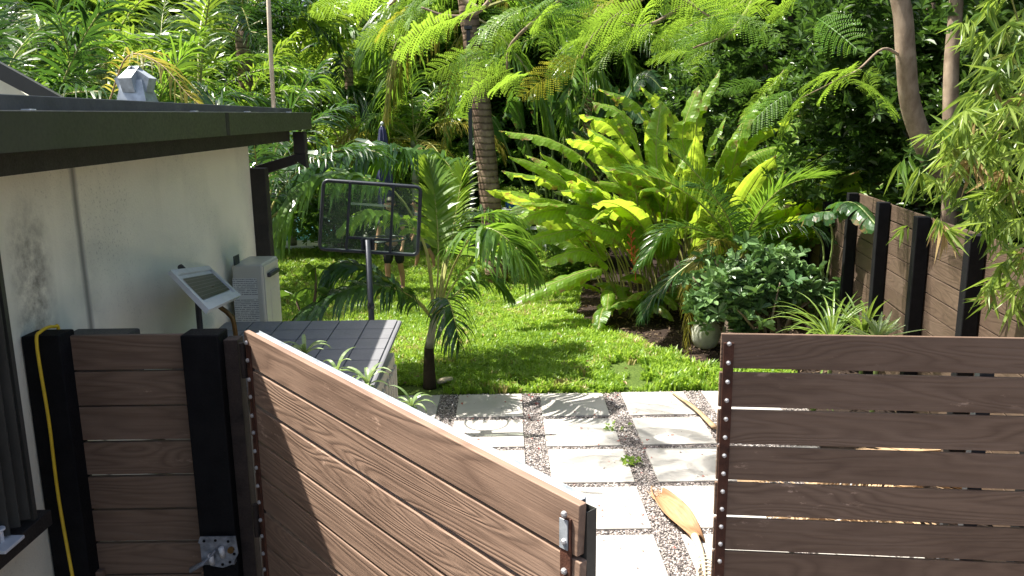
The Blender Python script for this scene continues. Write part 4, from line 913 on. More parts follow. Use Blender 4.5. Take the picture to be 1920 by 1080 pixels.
# sago-like palm in the bed with stiff fronds
b0 = Vector((at(1385, 600, 9.7).x, 9.7, 0)); ct = b0 + Vector((0, 0, .95))
ex = [
 (W((1385, 490, 9.7), (1340, 410, 9.5), (1260, 345, 9.2), (1165, 320, 9.0)), dict(n=76, L=.50, w=.020, droop=.22, lift=.35, fwd=.7, rr=.016), 'palm_lit'),
 (W((1390, 490, 9.7), (1410, 420, 9.4), (1470, 350, 9.1), (1565, 325, 8.9)), dict(n=80, L=.46, w=.018, droop=.2, lift=.25, fwd=.65, rr=.016), 'palm'),
 (W((1380, 490, 9.7), (1330, 440, 9.4), (1260, 430, 9.1), (1195, 500, 8.9)), dict(n=70, L=.48, w=.020, droop=.5, lift=.2, fwd=.6, rr=.015), 'palm'),
 (W((1385, 490, 9.7), (1345, 450, 9.3), (1300, 520, 9.0), (1288, 672, 8.75)), dict(n=60, L=.42, w=.022, droop=.9, lift=.05, fwd=.9, rr=.014), 'palm_gold'),
 (W((1385, 490, 9.7), (1360, 400, 9.7), (1300, 320, 9.6), (1235, 260, 9.5)), dict(n=70, L=.42, w=.02, droop=.3, lift=.3, fwd=.6, rr=.015), 'palm'),
 (W((1388, 490, 9.7), (1430, 440, 9.4), (1500, 420, 9.2), (1560, 450, 9.0)), dict(n=66, L=.4, w=.02, droop=.6, lift=.15, fwd=.6, rr=.014), 'palm_dark'),
 (W((1385, 490, 9.7), (1370, 420, 9.3), (1330, 360, 8.8), (1290, 350, 8.5)), dict(n=60, L=.40, w=.02, droop=.4, lift=.3, fwd=.6, rr=.014), 'palm_dark'),
 (W((1388, 490, 9.7), (1420, 400, 9.8), (1440, 320, 9.9), (1470, 280, 9.9)), dict(n=60, L=.42, w=.02, droop=.3, lift=.3, fwd=.6, rr=.014), 'palm'),
 (W((1380, 490, 9.7), (1320, 480, 9.4), (1240, 540, 9.3), (1200, 600, 9.2)), dict(n=60, L=.40, w=.02, droop=.6, lift=.1, fwd=.6, rr=.014), 'palm_dark'),
]
hero_palm('bed_palm', (b0.x, b0.y, 0), 'stiff fine-leaved palm rising from the planting bed in front of the paddle leaves', [
    ([b0, b0 + Vector((0, 0, .5)), ct], [.17, .16, .11], 'sago_bark', 'trunk')], ex)

# shared frond meshes for the palms further back
def frond_set(mat, L, n, ll, w_, tag_, elevs, droop, seeds=1, messy=.14):
    out = []
    for e0, e1 in elevs:
        for _ in range(seeds):
            b = MB(); frond(b, arc_pts(L * random.uniform(.9, 1.1), R(e0), R(e1), 0, n=8, curl=random.uniform(-.4, .4)), n=n, L=ll, w=w_, droop=droop, lift=.15, fwd=.45, rr=.02, start=.18, messy=messy)
            out.append((e0, b.mesh('frond', [M[mat], M['stem_yellow']])))
    return out
EL = [(82, 40), (75, 5), (68, -25), (55, -55), (35, -75)]
SET_A = frond_set('areca', 2.3, 42, .52, .034, 'a', EL, .5, 1, .2)
SET_D = frond_set('palm_dark', 2.6, 46, .62, .040, 'd', EL, .65, 2, .22)
SET_P = frond_set('palm', 2.5, 46, .58, .036, 'p', EL, .55, 2, .2)
SET_C = frond_set('palm', 3.6, 60, .85, .045, 'c', [(75, 0), (55, -40), (25, -75), (0, -85), (-30, -88)], .8, 1)
SET_CG = frond_set('palm_gold', 3.0, 50, .8, .035, 'g', [(40, -80), (10, -86)], 1.2, 1)
SET_L = frond_set('palm_lit', 2.2, 42, .5, .034, 'l', EL, .5, 1)
def add_fronds(P_, z, sets, n, sc=1.0, xy=(0, 0), az0=None):
    az0 = random.uniform(0, 6.28) if az0 is None else az0
    for i in range(n):
        st = random.choice(sets); me = st[min(len(st) - 1, int(i / n * len(st)))][1]
        o = bpy.data.objects.new('frond', me); C.objects.link(o); o.parent = P_; o.location = (xy[0], xy[1], z)
        o.rotation_euler = (0, random.uniform(-.08, .08), az0 + i * 2.4 + random.uniform(-.3, .3)); o.scale = (sc * random.uniform(.85, 1.1),) * 3
def tree_palm(x, y, h, label, sets, n=14, r=.12, sc=1.0, group=None, trunk='palm_bark', lean=(0, 0), cat='palm', name='palm_tree', bulge=1.0):
    P_ = empty(name, (x, y, 0), label, cat, group)
    b = MB(); pts = smooth_path([(0, 0, 0), (lean[0] * .4, lean[1] * .4, h * .5), (lean[0], lean[1], h)], 24)
    b.tube(pts, [r * (1.25 - .35 * i / 24 + (.06 if i % 2 else 0)) for i in range(25)], 12); o = b.build('trunk', M[trunk], P_, True)
    add_fronds(P_, h, sets, n, sc, lean); return P_
def clump_palm(x, y, label, sets, stems=6, h=1.6, n=5, sc=1.0, spread=.35, group=None, name='areca_palm'):
    P_ = empty(name, (x, y, 0), label, 'palm', group)
    for i in range(stems):
        a = i * 6.28 / stems + random.uniform(-.4, .4); hh = h * random.uniform(.5, 1.1); q0 = Vector((math.cos(a) * spread * .4, math.sin(a) * spread * .4, 0)); q1 = Vector((math.cos(a) * spread * (1 + hh * .3), math.sin(a) * spread * (1 + hh * .3), hh))
        b = MB(); b.tube(smooth_path([q0, q0.lerp(q1, .5) + Vector((0, 0, .1)), q1], 10), [.04 - .012 * k / 10 for k in range(11)], 8); b.build('stem', M['shaft'], P_, True)
        add_fronds(P_, hh, sets, n, sc, (q1.x, q1.y), a)
    return P_
gA = 'palms crowding behind the house and lawn'
cpm = tree_palm(-2.20, 7.3, 1.75, 'slim brown stemmed palm hugging the far corner of the house by the downspout', [SET_D], 9, .06, .62, gA, 'palm_bark', name='palm_tree')
clump_palm(-5.4, 10.6, 'tall feathery palm clump behind the roof between the vent and the tall pole', [SET_D, SET_P], 6, 2.2, 5, .95, .4, gA)
clump_palm(-5.9, 9.4, 'dark palm clump right behind the galvanised roof vent', [SET_D, SET_P], 6, 2.4, 5, 1.0, .4, gA)
clump_palm(-8.0, 10.5, 'palm clump above the gable roof at the top left corner', [SET_D, SET_P], 6, 2.5, 5, 1.0, .5, gA)
clump_palm(-6.3, 17.8, 'yellow green palm clump above the end of the gutter', [SET_L, SET_D, SET_P], 7, 3.2, 5, 1.25, .5, gA)
clump_palm(-5.2, 12.8, 'hazy palm clump far behind the roof vent', [SET_A, SET_P], 6, 3.2, 5, 1.1, .5, gA)
clump_palm(-3.4, 17.5, 'bright palm clump behind the closed parasol', [SET_L, SET_A], 5, 2.2, 5, 1.0, .4, gA)
tree_palm(-.16, 13.0, 5.3, 'thick ringed coconut palm trunk left of the paddle leaves, with hanging golden fronds', [SET_C, SET_CG], 5, .145, 1.0, trunk='palm_bark', lean=(-.50, 0), name='coconut_palm')
tree_palm(-1.85, 16.5, 2.3, 'slim green stemmed palm right of the closed parasol', [SET_P, SET_CG], 11, .075, .72, trunk='shaft')
tree_palm(-3.5, 18.6, 3.9, 'palm with shaggy brown stem left of the closed parasol', [SET_D, SET_L], 11, .11, 1.05, trunk='palm_bark')
tree_palm(1.9, 17.8, 4.6, 'tall palm with long hanging fronds behind the fan of dark paddle leaves', [SET_C], 18, .17, 1.15, trunk='palm_bark')
tree_palm(-5.0, 16.0, 4.4, 'tall palm high above the roof near the top left', [SET_C, SET_D], 16, .15, 1.0, trunk='palm_bark')
tree_palm(-8.8, 13.5, 4.0, 'tall palm at the far left edge above the gable', [SET_D, SET_L], 16, .13, 1.1, trunk='palm_bark')
for pts, kw, mt, l_, root in (
    (W((885, 10, 13.3), (820, -30, 13.4), (740, 20, 13.6), (680, 110, 13.9)), dict(n=60, L=1.0, w=.06, droop=.9, lift=.1, fwd=.5, rr=.03, start=.15), 'palm', '', 0),
    (W((885, 30, 13.3), (930, 60, 12.9), (1000, 150, 12.7), (1040, 260, 12.8)), dict(n=56, L=.8, w=.04, droop=1.1, lift=0, fwd=.5, rr=.03, start=.2), 'palm', '', 0),
    (W((540, 320, 17.4), (600, 120, 17), (660, 60, 16.6), (730, 110, 16.3)), dict(n=60, L=1.0, w=.07, droop=.8, lift=.1, fwd=.6, rr=.03, start=.3), 'palm_lit', '', 1),
    (W((530, 320, 17.4), (440, 180, 17), (360, 130, 16.6), (290, 190, 16.3)), dict(n=60, L=1.1, w=.07, droop=.8, lift=.1, fwd=.6, rr=.03, start=.3), 'palm_dark', '', 1),
    (W((885, 20, 13.3), (830, 30, 13.5), (760, 90, 13.7), (718, 235, 13.8)), dict(n=60, L=.9, w=.030, droop=1.6, lift=0, fwd=.5, rr=.03, start=.2), 'palm_gold', '', 0),
    (W((885, 40, 13.3), (855, 90, 13.5), (838, 180, 13.7), (830, 290, 13.8)), dict(n=40, L=.5, w=.030, droop=1.7, lift=0, fwd=.5, rr=.03, start=.2), 'palm_gold', '', 0),
    (W((890, 20, 13.3), (980, 0, 13.5), (1080, 60, 13.7), (1150, 200, 13.9)), dict(n=60, L=1.0, w=.045, droop=1.0, lift=0, fwd=.6, rr=.03, start=.2), 'palm', '', 0),
    (W((540, 320, 17.4), (545, 150, 16.9), (590, 40, 16.5), (665, 0, 16.4)), dict(n=60, L=1.0, w=.065, droop=.8, lift=.1, fwd=.7, rr=.02, start=.3), 'palm_lit', '', 1),
    (W((500, 320, 17.4), (480, 200, 16.9), (440, 90, 16.5), (395, 20, 16.4)), dict(n=60, L=1.05, w=.065, droop=.5, lift=.1, fwd=.6, rr=.02, start=.3), 'palm', '', 1),
    (W((560, 320, 17.4), (600, 220, 16.9), (660, 170, 16.5), (700, 230, 16.4)), dict(n=56, L=1.05, w=.07, droop=.9, lift=.1, fwd=.5, rr=.02, start=.3), 'palm_dark', '', 1)):
    Pp = [o for o in C.objects if o.name.startswith('coconut_palm')][0] if root == 0 else hp2 if 'hp2' in globals() else None
    if Pp is None:
        hp2 = Pp = empty('areca_palm', (at(540, 320, 17.4).x, 17.4, 0), 'palm with tall upright lime fronds beside the tall pole', 'palm')
        b = MB(); q = at(540, 320, 17.4); b.tube([(q.x, 17.4, 0), (q.x, 17.4, q.z)], [.09, .06], 9); part(b, 'stem', M['shaft'], Pp, True)
    b = MB(); frond(b, pts, **kw); part(b, 'frond', [M[mt], M['stem_yellow']], Pp)
# dry frond draped behind the vent
P_ = at(300, 130, 6.4); b = MB(); frond(b, W((205, 190, 6.6), (240, 105, 6.5), (300, 120, 6.4), (350, 175, 6.3), (385, 205, 6.2)), n=40, L=.26, w=.018, droop=.7, lift=.1, fwd=.5, rr=.008, start=.05)
tag(b.build('dry_frond', [M['palm_gold'], M['dryleaf']]), 'golden dry palm frond curling over the roof beside the galvanised vent', 'palm frond')

# ---- paddle-leaved clump (lit)
HB = Vector((2.9, 11.6, 0)); HC = empty('heliconia', HB, 'big sunlit clump of torn yellow green paddle leaves left of the fence', 'plant')
hero = [
 (W((1330, 520, 10.9), (1370, 330, 10.8), (1400, 220, 10.8), (1440, 165, 10.8)), .36, .4),
 (W((1350, 520, 10.9), (1400, 370, 10.8), (1460, 280, 10.8), (1500, 200, 10.8)), .38, .5),
 (W((1280, 520, 10.9), (1290, 330, 10.7), (1280, 250, 10.6), (1310, 160, 10.6)), .36, .3),
 (W((1310, 520, 10.9), (1330, 400, 10.7), (1320, 300, 10.6), (1360, 220, 10.5)), .38, .6),
 (W((1340, 520, 10.9), (1400, 420, 10.7), (1440, 340, 10.6), (1500, 250, 10.5)), .36, .7),
 (W((1240, 520, 10.9), (1220, 380, 10.6), (1170, 290, 10.5), (1100, 240, 10.4)), .38, .4),
 (W((1220, 520, 10.9), (1190, 430, 10.5), (1140, 370, 10.3), (1060, 340, 10.2)), .36, .5),
 (W((1250, 520, 10.9), (1210, 320, 10.7), (1170, 220, 10.7), (1110, 190, 10.7)), .36, .6),
 (W((1150, 540, 10.8), (1140, 500, 10.6), (1090, 470, 10.4), (1010, 497, 10.2)), .30, .35),
 (W((1160, 560, 10.8), (1130, 505, 10.3), (1040, 530, 10.0), (938, 578, 9.8)), .26, .9),
 (W((1180, 500, 11), (1120, 380, 10.8), (1040, 340, 10.6), (940, 320, 10.4)), .34, .5),
 (W((1180, 500, 11), (1130, 400, 10.8), (1030, 395, 10.5), (935, 425, 10.3)), .32, .5),
 (W((1190, 500, 11), (1120, 330, 11), (1040, 265, 10.9), (935, 245, 10.8)), .32, .7),
 (W((1190, 500, 11), (1140, 420, 10.7), (1070, 385, 10.5), (950, 378, 10.3)), .30, .4),
 (W((1200, 500, 11), (1150, 380, 10.8), (1090, 330, 10.6), (985, 290, 10.5)), .34, .4),
 (W((1200, 500, 11), (1190, 330, 10.9), (1150, 240, 10.8), (1085, 215, 10.7)), .36, .5),
 (W((1200, 500, 11), (1190, 350, 10.8), (1130, 280, 10.6), (1060, 260, 10.5)), .34, .3),
 (W((1210, 500, 11), (1230, 300, 11), (1200, 200, 11.1), (1120, 165, 11.1)), .34, .9),
 (W((1150, 540, 10.9), (1100, 440, 10.6), (1030, 440, 10.4), (960, 470, 10.2)), .26, .4),
 (W((1230, 520, 11), (1240, 400, 10.6), (1200, 330, 10.3), (1120, 310, 10.1)), .34, .3),
 (W((1260, 520, 11), (1280, 330, 11), (1260, 220, 11), (1200, 160, 11)), .32, .5),
 (W((1290, 520, 11), (1300, 330, 11), (1310, 210, 11), (1350, 130, 11)), .28, .8),
 (W((1300, 520, 11), (1330, 350, 11), (1380, 250, 11), (1470, 130, 11)), .28, .9),
 (W((1310, 520, 11), (1350, 350, 11), (1420, 250, 11), (1530, 210, 11)), .30, .6),
 (W((1250, 520, 11), (1240, 380, 10.7), (1230, 280, 10.6), (1240, 190, 10.6)), .34, .2),
 (W((1210, 540, 10.8), (1180, 450, 10.4), (1130, 430, 10.2), (1060, 400, 10)), .30, .3),
 (W((1310, 520, 11), (1330, 400, 10.8), (1350, 300, 10.7), (1390, 230, 10.6)), .30, .2),
 (W((1240, 520, 11), (1250, 400, 10.4), (1265, 330, 10.3), (1290, 290, 10.3)), .24, .1),
 (W((1330, 520, 11), (1360, 350, 11), (1440, 280, 11.2), (1540, 290, 11.2)), .30, .6),
 (W((1340, 520, 11), (1400, 420, 10.8), (1500, 390, 10.5), (1600, 380, 10.0)), .26, .9),
]
for pts, w_, te in hero:
    b = MB(); blade(b, pts, w_ * 1.1, min(.95, te + .15), .22, petiole=.34, roll=random.uniform(-.5, .5), rr=.012, rnd=random.uniform(.4, .9), sag=.35); part(b, 'leaf', [M['banana'], M['stem_yellow']], HC)
for i in range(120):
    a = random.uniform(0, 6.28); rr_ = random.uniform(0, 1.0) ** .6; bx, by = 1.55 * rr_ * math.cos(a), 1.1 * rr_ * math.sin(a)
    out = Vector((bx, by, 0)); L = random.uniform(1.5, 3.1); e0 = R(random.uniform(72, 88)); e1 = R(random.uniform(-25, 45)); az = math.atan2(by - .3, bx) + random.uniform(-.7, .7)
    b = MB(); blade(b, arc_pts(L, e0, e1, az, HB + out), random.uniform(.28, .42), random.uniform(.1, .9), .22, petiole=.42, roll=random.uniform(-.8, .8), rr=.014, sag=.4, seg=20)
    part(b, 'leaf', [M['banana'], M['stem_yellow']], HC)
for px_, py_ in ((1183, 440), (1190, 475)):
    b = MB(); q = at(px_, py_, 10.0)
    for k_ in range(6): b.hexa([q + Vector(v) for v in ((-.01, 0, -.05 * k_), (.01, 0, -.05 * k_), (.01, .02, -.05 * k_), (-.01, .02, -.05 * k_), ((-.05 if k_ % 2 else .04), 0, -.05 * k_ + .06), ((-.03 if k_ % 2 else .06), 0, -.05 * k_ + .06), ((-.03 if k_ % 2 else .06), .02, -.05 * k_ + .06), ((-.05 if k_ % 2 else .04), .02, -.05 * k_ + .06))])
    b.tube([q + Vector((0, .01, .1)), q + Vector((.02, .01, -.35))], .008, 6); part(b, 'flower', M['orange_flower'], HC)
for i in range(26):
    q = at(random.uniform(1130, 1330), 540, random.uniform(10.4, 11.3)); az = random.uniform(-2.9, -.4) if random.random() < .75 else random.uniform(0, 6.28); b = MB()
    blade(b, arc_pts(random.uniform(.7, 1.15), R(random.uniform(45, 80)), R(random.uniform(-60, -10)), az, (q.x, q.y, 0)), random.uniform(.2, .32), random.uniform(.2, .9), .22, petiole=.35, roll=random.uniform(-.6, .6), rr=.010, sag=.4, seg=16)
    part(b, 'leaf', [M['banana'], M['stem_yellow']], HC)
# dark fan of traveller's palm leaves further back
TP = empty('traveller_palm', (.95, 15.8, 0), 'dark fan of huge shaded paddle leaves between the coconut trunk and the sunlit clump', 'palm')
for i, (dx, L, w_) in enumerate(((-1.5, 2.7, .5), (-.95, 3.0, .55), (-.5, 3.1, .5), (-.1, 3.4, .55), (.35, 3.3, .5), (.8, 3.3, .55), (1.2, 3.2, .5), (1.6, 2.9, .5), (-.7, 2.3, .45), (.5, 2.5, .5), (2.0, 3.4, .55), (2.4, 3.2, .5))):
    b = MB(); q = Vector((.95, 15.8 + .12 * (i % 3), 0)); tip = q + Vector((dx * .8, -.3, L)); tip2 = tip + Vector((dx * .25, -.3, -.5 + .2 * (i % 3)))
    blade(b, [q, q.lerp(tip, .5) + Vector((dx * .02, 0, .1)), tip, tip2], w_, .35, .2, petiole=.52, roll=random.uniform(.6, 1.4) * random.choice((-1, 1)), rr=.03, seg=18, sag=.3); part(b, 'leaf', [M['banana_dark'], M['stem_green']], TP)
# broad leaf near the fence top
BL = empty('banana_plant', (3.35, 8.6, 0), 'broad torn dusty leaf leaning over the fence posts', 'plant')
for pts in (W((1560, 470, 8.7), (1555, 400, 8.4), (1600, 380, 7.8), (1655, 435, 7.3)), W((1545, 480, 8.8), (1520, 420, 8.6), (1530, 400, 8.2), (1590, 395, 7.9))):
    b = MB(); blade(b, [(3.35, 8.6, 0)] + pts, .34, .6, .2, petiole=.55, rr=.014, rnd=.3); part(b, 'leaf', [M['banana_dark'], M['stem_green']], BL)

# ---- generic leafy trees and shrubs
ROS = [T_rosette(8, .42, .7, s) for s in range(3)]; SPR = [T_sprig(10, .35, s) for s in range(3)]; BAM = [T_bamboo(8, s) for s in range(4)]
def crown_mesh(blobs, n, temps, size, mat, sub=26, spread=.24, hollow=.5, pitch=.5, name='crown'):
    P, cl = cloud(blobs, n, sub, spread, hollow); b = MB(); k = len(temps); i = rng.integers(0, k, len(P)); keep = P[:, 2] > .05
    for j in range(k):
        m = (i == j) & keep; nn = m.sum()
        scatter(b, temps[j], P[m], rng.uniform(.7, 1.2, nn) * size, pitch=rng.normal(0, pitch, nn), rollv=rng.normal(0, pitch, nn), rnd=np.clip(cl[m] * .6 + rng.random(nn) * .4, 0, 1))
    return b
def leafy(name, x, y, label, cat, trunk, blobs, n, temps, size, mat, bark='bark_brown', group=None, **kw):
    P_ = empty(name, (x, y, 0), label, cat, group); b = MB()
    for pts, r0, r1 in trunk: b.tube(smooth_path(pts, 10), [r0 + (r1 - r0) * i / 10 for i in range(11)], 8)
    b.build('trunk', M[bark], P_, True)
    crown_mesh(blobs, n, temps, size, mat, **kw).build('crown', M[mat], P_); return P_
# dense dark trees beyond the right fence
lab = ['dark glossy tree close behind the near fence boards', 'dark glossy tree behind the curved trunk', 'dark glossy tree above the paddle leaves', 'dark glossy tree at the far end of the fence']
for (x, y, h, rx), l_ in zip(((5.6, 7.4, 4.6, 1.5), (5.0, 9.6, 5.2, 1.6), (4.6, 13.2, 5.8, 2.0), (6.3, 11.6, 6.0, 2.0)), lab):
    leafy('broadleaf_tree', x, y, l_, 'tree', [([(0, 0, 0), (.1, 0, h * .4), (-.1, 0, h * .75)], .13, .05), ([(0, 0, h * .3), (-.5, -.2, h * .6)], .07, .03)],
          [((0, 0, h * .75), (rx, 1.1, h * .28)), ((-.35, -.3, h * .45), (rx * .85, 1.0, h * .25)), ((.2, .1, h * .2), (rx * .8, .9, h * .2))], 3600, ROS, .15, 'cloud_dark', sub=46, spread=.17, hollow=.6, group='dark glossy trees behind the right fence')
# background trees: two crown meshes shared by all
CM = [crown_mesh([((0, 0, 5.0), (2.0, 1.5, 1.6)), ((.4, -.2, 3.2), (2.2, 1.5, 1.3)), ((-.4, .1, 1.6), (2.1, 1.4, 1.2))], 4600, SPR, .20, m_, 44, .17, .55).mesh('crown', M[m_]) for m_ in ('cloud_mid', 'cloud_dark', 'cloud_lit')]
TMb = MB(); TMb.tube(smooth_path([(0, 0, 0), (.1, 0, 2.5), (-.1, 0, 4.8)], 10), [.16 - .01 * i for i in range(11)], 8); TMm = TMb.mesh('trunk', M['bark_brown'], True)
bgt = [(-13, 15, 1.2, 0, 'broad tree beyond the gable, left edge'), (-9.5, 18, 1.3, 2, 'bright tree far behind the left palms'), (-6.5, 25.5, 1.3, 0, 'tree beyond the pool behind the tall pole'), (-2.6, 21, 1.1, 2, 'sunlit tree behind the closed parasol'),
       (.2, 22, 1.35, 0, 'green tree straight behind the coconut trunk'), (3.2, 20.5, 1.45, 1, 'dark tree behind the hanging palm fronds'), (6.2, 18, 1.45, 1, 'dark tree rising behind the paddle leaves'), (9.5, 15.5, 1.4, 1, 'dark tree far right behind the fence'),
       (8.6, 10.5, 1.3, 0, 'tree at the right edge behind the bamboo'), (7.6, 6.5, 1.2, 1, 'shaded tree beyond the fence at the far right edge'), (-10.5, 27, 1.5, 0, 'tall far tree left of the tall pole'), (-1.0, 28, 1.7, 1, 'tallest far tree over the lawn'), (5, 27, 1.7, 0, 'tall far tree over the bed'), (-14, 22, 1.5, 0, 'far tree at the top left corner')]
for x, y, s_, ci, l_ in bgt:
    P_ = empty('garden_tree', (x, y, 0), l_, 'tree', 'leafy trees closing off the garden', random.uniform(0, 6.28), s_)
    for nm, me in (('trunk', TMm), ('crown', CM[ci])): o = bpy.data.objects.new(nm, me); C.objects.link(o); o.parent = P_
# low shrubs behind the lawn
SM = [crown_mesh([((0, 0, .7), (.9, .7, .6)), ((.3, 0, 1.2), (.6, .5, .4))], 1000, ROS, .12, m_, 30, .2, .5).mesh('foliage', M[m_]) for m_ in ('cloud_lit', 'cloud_mid', 'cloud_dark')]
for i, (x, y, s_, ci, l_) in enumerate(((-3.4, 16.3, 1.1, 1, 'round shrub beside the pool deck'), (-1.4, 18.2, 1.3, 0, 'bright shrub behind the slim palm'), (-2.4, 18.8, 1.3, 2, 'dark shrub below the closed parasol'), (.2, 16.9, .8, 0, 'bright low shrub right of the coconut trunk'), (.1, 14.2, .55, 2, 'small dark shrub at the back edge of the lawn'), (1.0, 13.2, .5, 1, 'small green shrub at the corner of the bed'), (1.5, 14.6, .9, 2, 'dark shrub behind the sunlit paddle leaves'), (2.2, 18.5, 1.6, 2, 'big dark shrub under the hanging fronds'), (-4.2, 26.3, 1.6, 1, 'wide shrub beyond the pool'), (-7, 26.8, 1.8, 2, 'dark hedge shrub beyond the pool'), (-.4, 19.5, 1.5, 1, 'green shrub behind the coconut trunk base'))):
    P_ = empty('shrub', (x, y, 0), l_, 'shrub', 'shrubs at the back of the lawn', random.uniform(0, 6), s_); o = bpy.data.objects.new('foliage', SM[ci]); C.objects.link(o); o.parent = P_
    b = MB(); [b.tube([(0, 0, 0), (random.uniform(-.4, .4), random.uniform(-.3, .3), .8)], .015, 5) for _ in range(4)]; b.build('stem', M['bark_brown'], P_)
# round-leaved shrub in front of the fence
c = at(1420, 560, 8.7); P_ = empty('round_leaf_shrub', (c.x, 8.7, 0), 'low round-leaved green shrub with bare twisting stems beside the fence', 'shrub')
b = MB()
for i in range(9):
    a = i * .7; q = Vector((.75 * math.cos(a), .3 * math.sin(a), .75 + .15 * math.sin(i * 2))); b.tube(smooth_path([(0, 0, 0), (q.x * .3 + .1, q.y * .3, .25), (q.x * .55, q.y, .5), q], 12), [.03 - .002 * k for k in range(13)], 6)
b.build('stem', M['bark_grey'], P_, True)
bl_ = [((-.35, 0, .78), (.45, .35, .26)), ((.3, 0, .82), (.48, .35, .24)), ((0, .1, .98), (.55, .3, .16)), ((-.62, -.1, .62), (.22, .2, .2)), ((.75, -.05, .72), (.18, .2, .2)), ((-.2, -.1, .36), (.14, .12, .12))]
crown_mesh(bl_, 430, [T_rosette(8, .52, .9, 4, .58), T_rosette(6, .58, .7, 5, .58)], .14, 'shrub', 22, .30, .35, .5).build('foliage', M['shrub'], P_)
# strap-leaved plants
def strappy(x, y, z0, label, n, L, w_, mat, e=(50, 85), e1=(-40, 20), name='strap_leaf_plant', cat='plant', rr=.0, top=0):
    P_ = empty(name, (x, y, z0), label, cat); b = MB()
    for i in range(n):
        pts = smooth_path(arc_pts(L * random.uniform(.6, 1.1), R(random.uniform(*e)), R(random.uniform(*e1)), i * 2.4, (0, 0, top), 6), 8); V = []
        for k, p in enumerate(pts):
            t = k / 8; T = (pts[min(k + 1, 8)] - pts[max(k - 1, 0)]); sd = T.cross(Vector((0, 0, 1))).normalized(); hw = w_ / 2 * (.55 + .9 * t if t < .45 else 1.0) * (1 - t ** 3) + .001
            V += [tuple(p - sd * hw + Vector((0, 0, hw * .5))), tuple(p), tuple(p + sd * hw + Vector((0, 0, hw * .5)))]
        b.add(V, [(3 * k + j, 3 * k + j + 1, 3 * k + j + 4, 3 * k + j + 3) for k in range(8) for j in (0, 1)], rnd=random.random() * .89)
    b.build('leaves', M[mat], P_)
    if top: bb = MB(); bb.tube([(0, 0, 0), (.01, 0, top)], .02, 8); bb.build('stem', M['stem_green'], P_)
    return P_
q = at(1560, 620, 7.3); strappy(q.x, 7.3, 0, 'grassy plant with long arching strap leaves right of the round-leaved shrub', 60, .75, .026, 'strap', top=.45)
q = at(1640, 600, 7.0); strappy(q.x, 7.2, 0, 'tall arching strap-leaved plant with a bronze heart in front of the fence', 26, .62, .032, 'strap', (60, 88), (-30, 40), top=.55)
q = at(1648, 605, 6.2); strappy(q.x, 6.2, 0, 'pale green rosette plant just above the right panel', 26, .34, .035, 'pale_strap', (10, 80), (-10, 50), top=.86, name='rosette_plant')
q = at(1530, 690, 6.6); strappy(q.x, 6.6, 0, 'low strap-leaved plant at the foot of the right panel', 40, .5, .024, 'strap', top=.1)
# leafy plants between the gate and the storage box
for px_, py_, Y_, l_ in ((572, 655, 3.60, 'small white-striped leafy plant against the storage box, nearest the gate hinge'), (690, 712, 3.42, 'larger white-striped leafy plant hanging over the storage box corner'), (632, 690, 3.45, 'white-striped sprig between the two larger leafy plants'), (772, 752, 4.0, 'thin-leaved plant peeking over the gate beside the paving')):
    q = at(px_, py_ + 12, Y_); strappy(q.x, Y_, 0, l_, 10 if px_ != 632 else 6, .20, .021, 'pale_strap', (35, 85), (-85, 0), top=q.z, name='striped_plant')
# weeds in the gravel
for px_, py_, l_ in ((1149, 806, 'tiny lime weed in the gravel, nearer the lawn'), (1188, 872, 'lime weed tuft in the gravel, nearer the viewer')):
    q = G(px_, py_); P_ = empty('weed', (q.x, q.y, .01), l_, 'weed'); b = MB(); n = 14 if py_ > 850 else 7
    scatter(b, T_rosette(6, .6, .6), np.stack([rng.normal(0, .05, n), rng.normal(0, .035, n), rng.uniform(.01, .05, n)], 1), .035); b.build('leaves', M['cloud_lit'], P_)
# plumeria-like sapling by the house corner
q = G(545, 600); q = Vector((-2.02, 7.4, 0)); SPL = empty('sapling', q, 'thin bare-stemmed sapling with a few drooping leaves beside the water heater', 'sapling')
b = MB(); b.tube(smooth_path([(0, 0, 0), (.05, 0, .5), (.2, 0, 1.0), (.22, 0, 1.3)], 12), [.022 - .001 * i for i in range(13)], 7); b.tube([(.12, 0, .7), (.0, 0, 1.05)], .01, 6); b.build('stem', M['bark_brown'], SPL, True)
b = MB(); scatter(b, T_leaf(.3, .1, -.3), [(.22, 0, 1.3)] * 6 + [(.2, 0, 1.1)] * 4 + [(0, 0, 1.05)] * 4, rng.uniform(.15, .32, 14), pitch=rng.uniform(-.3, .6, 14)); b.build('leaves', M['cloud_mid'], SPL)

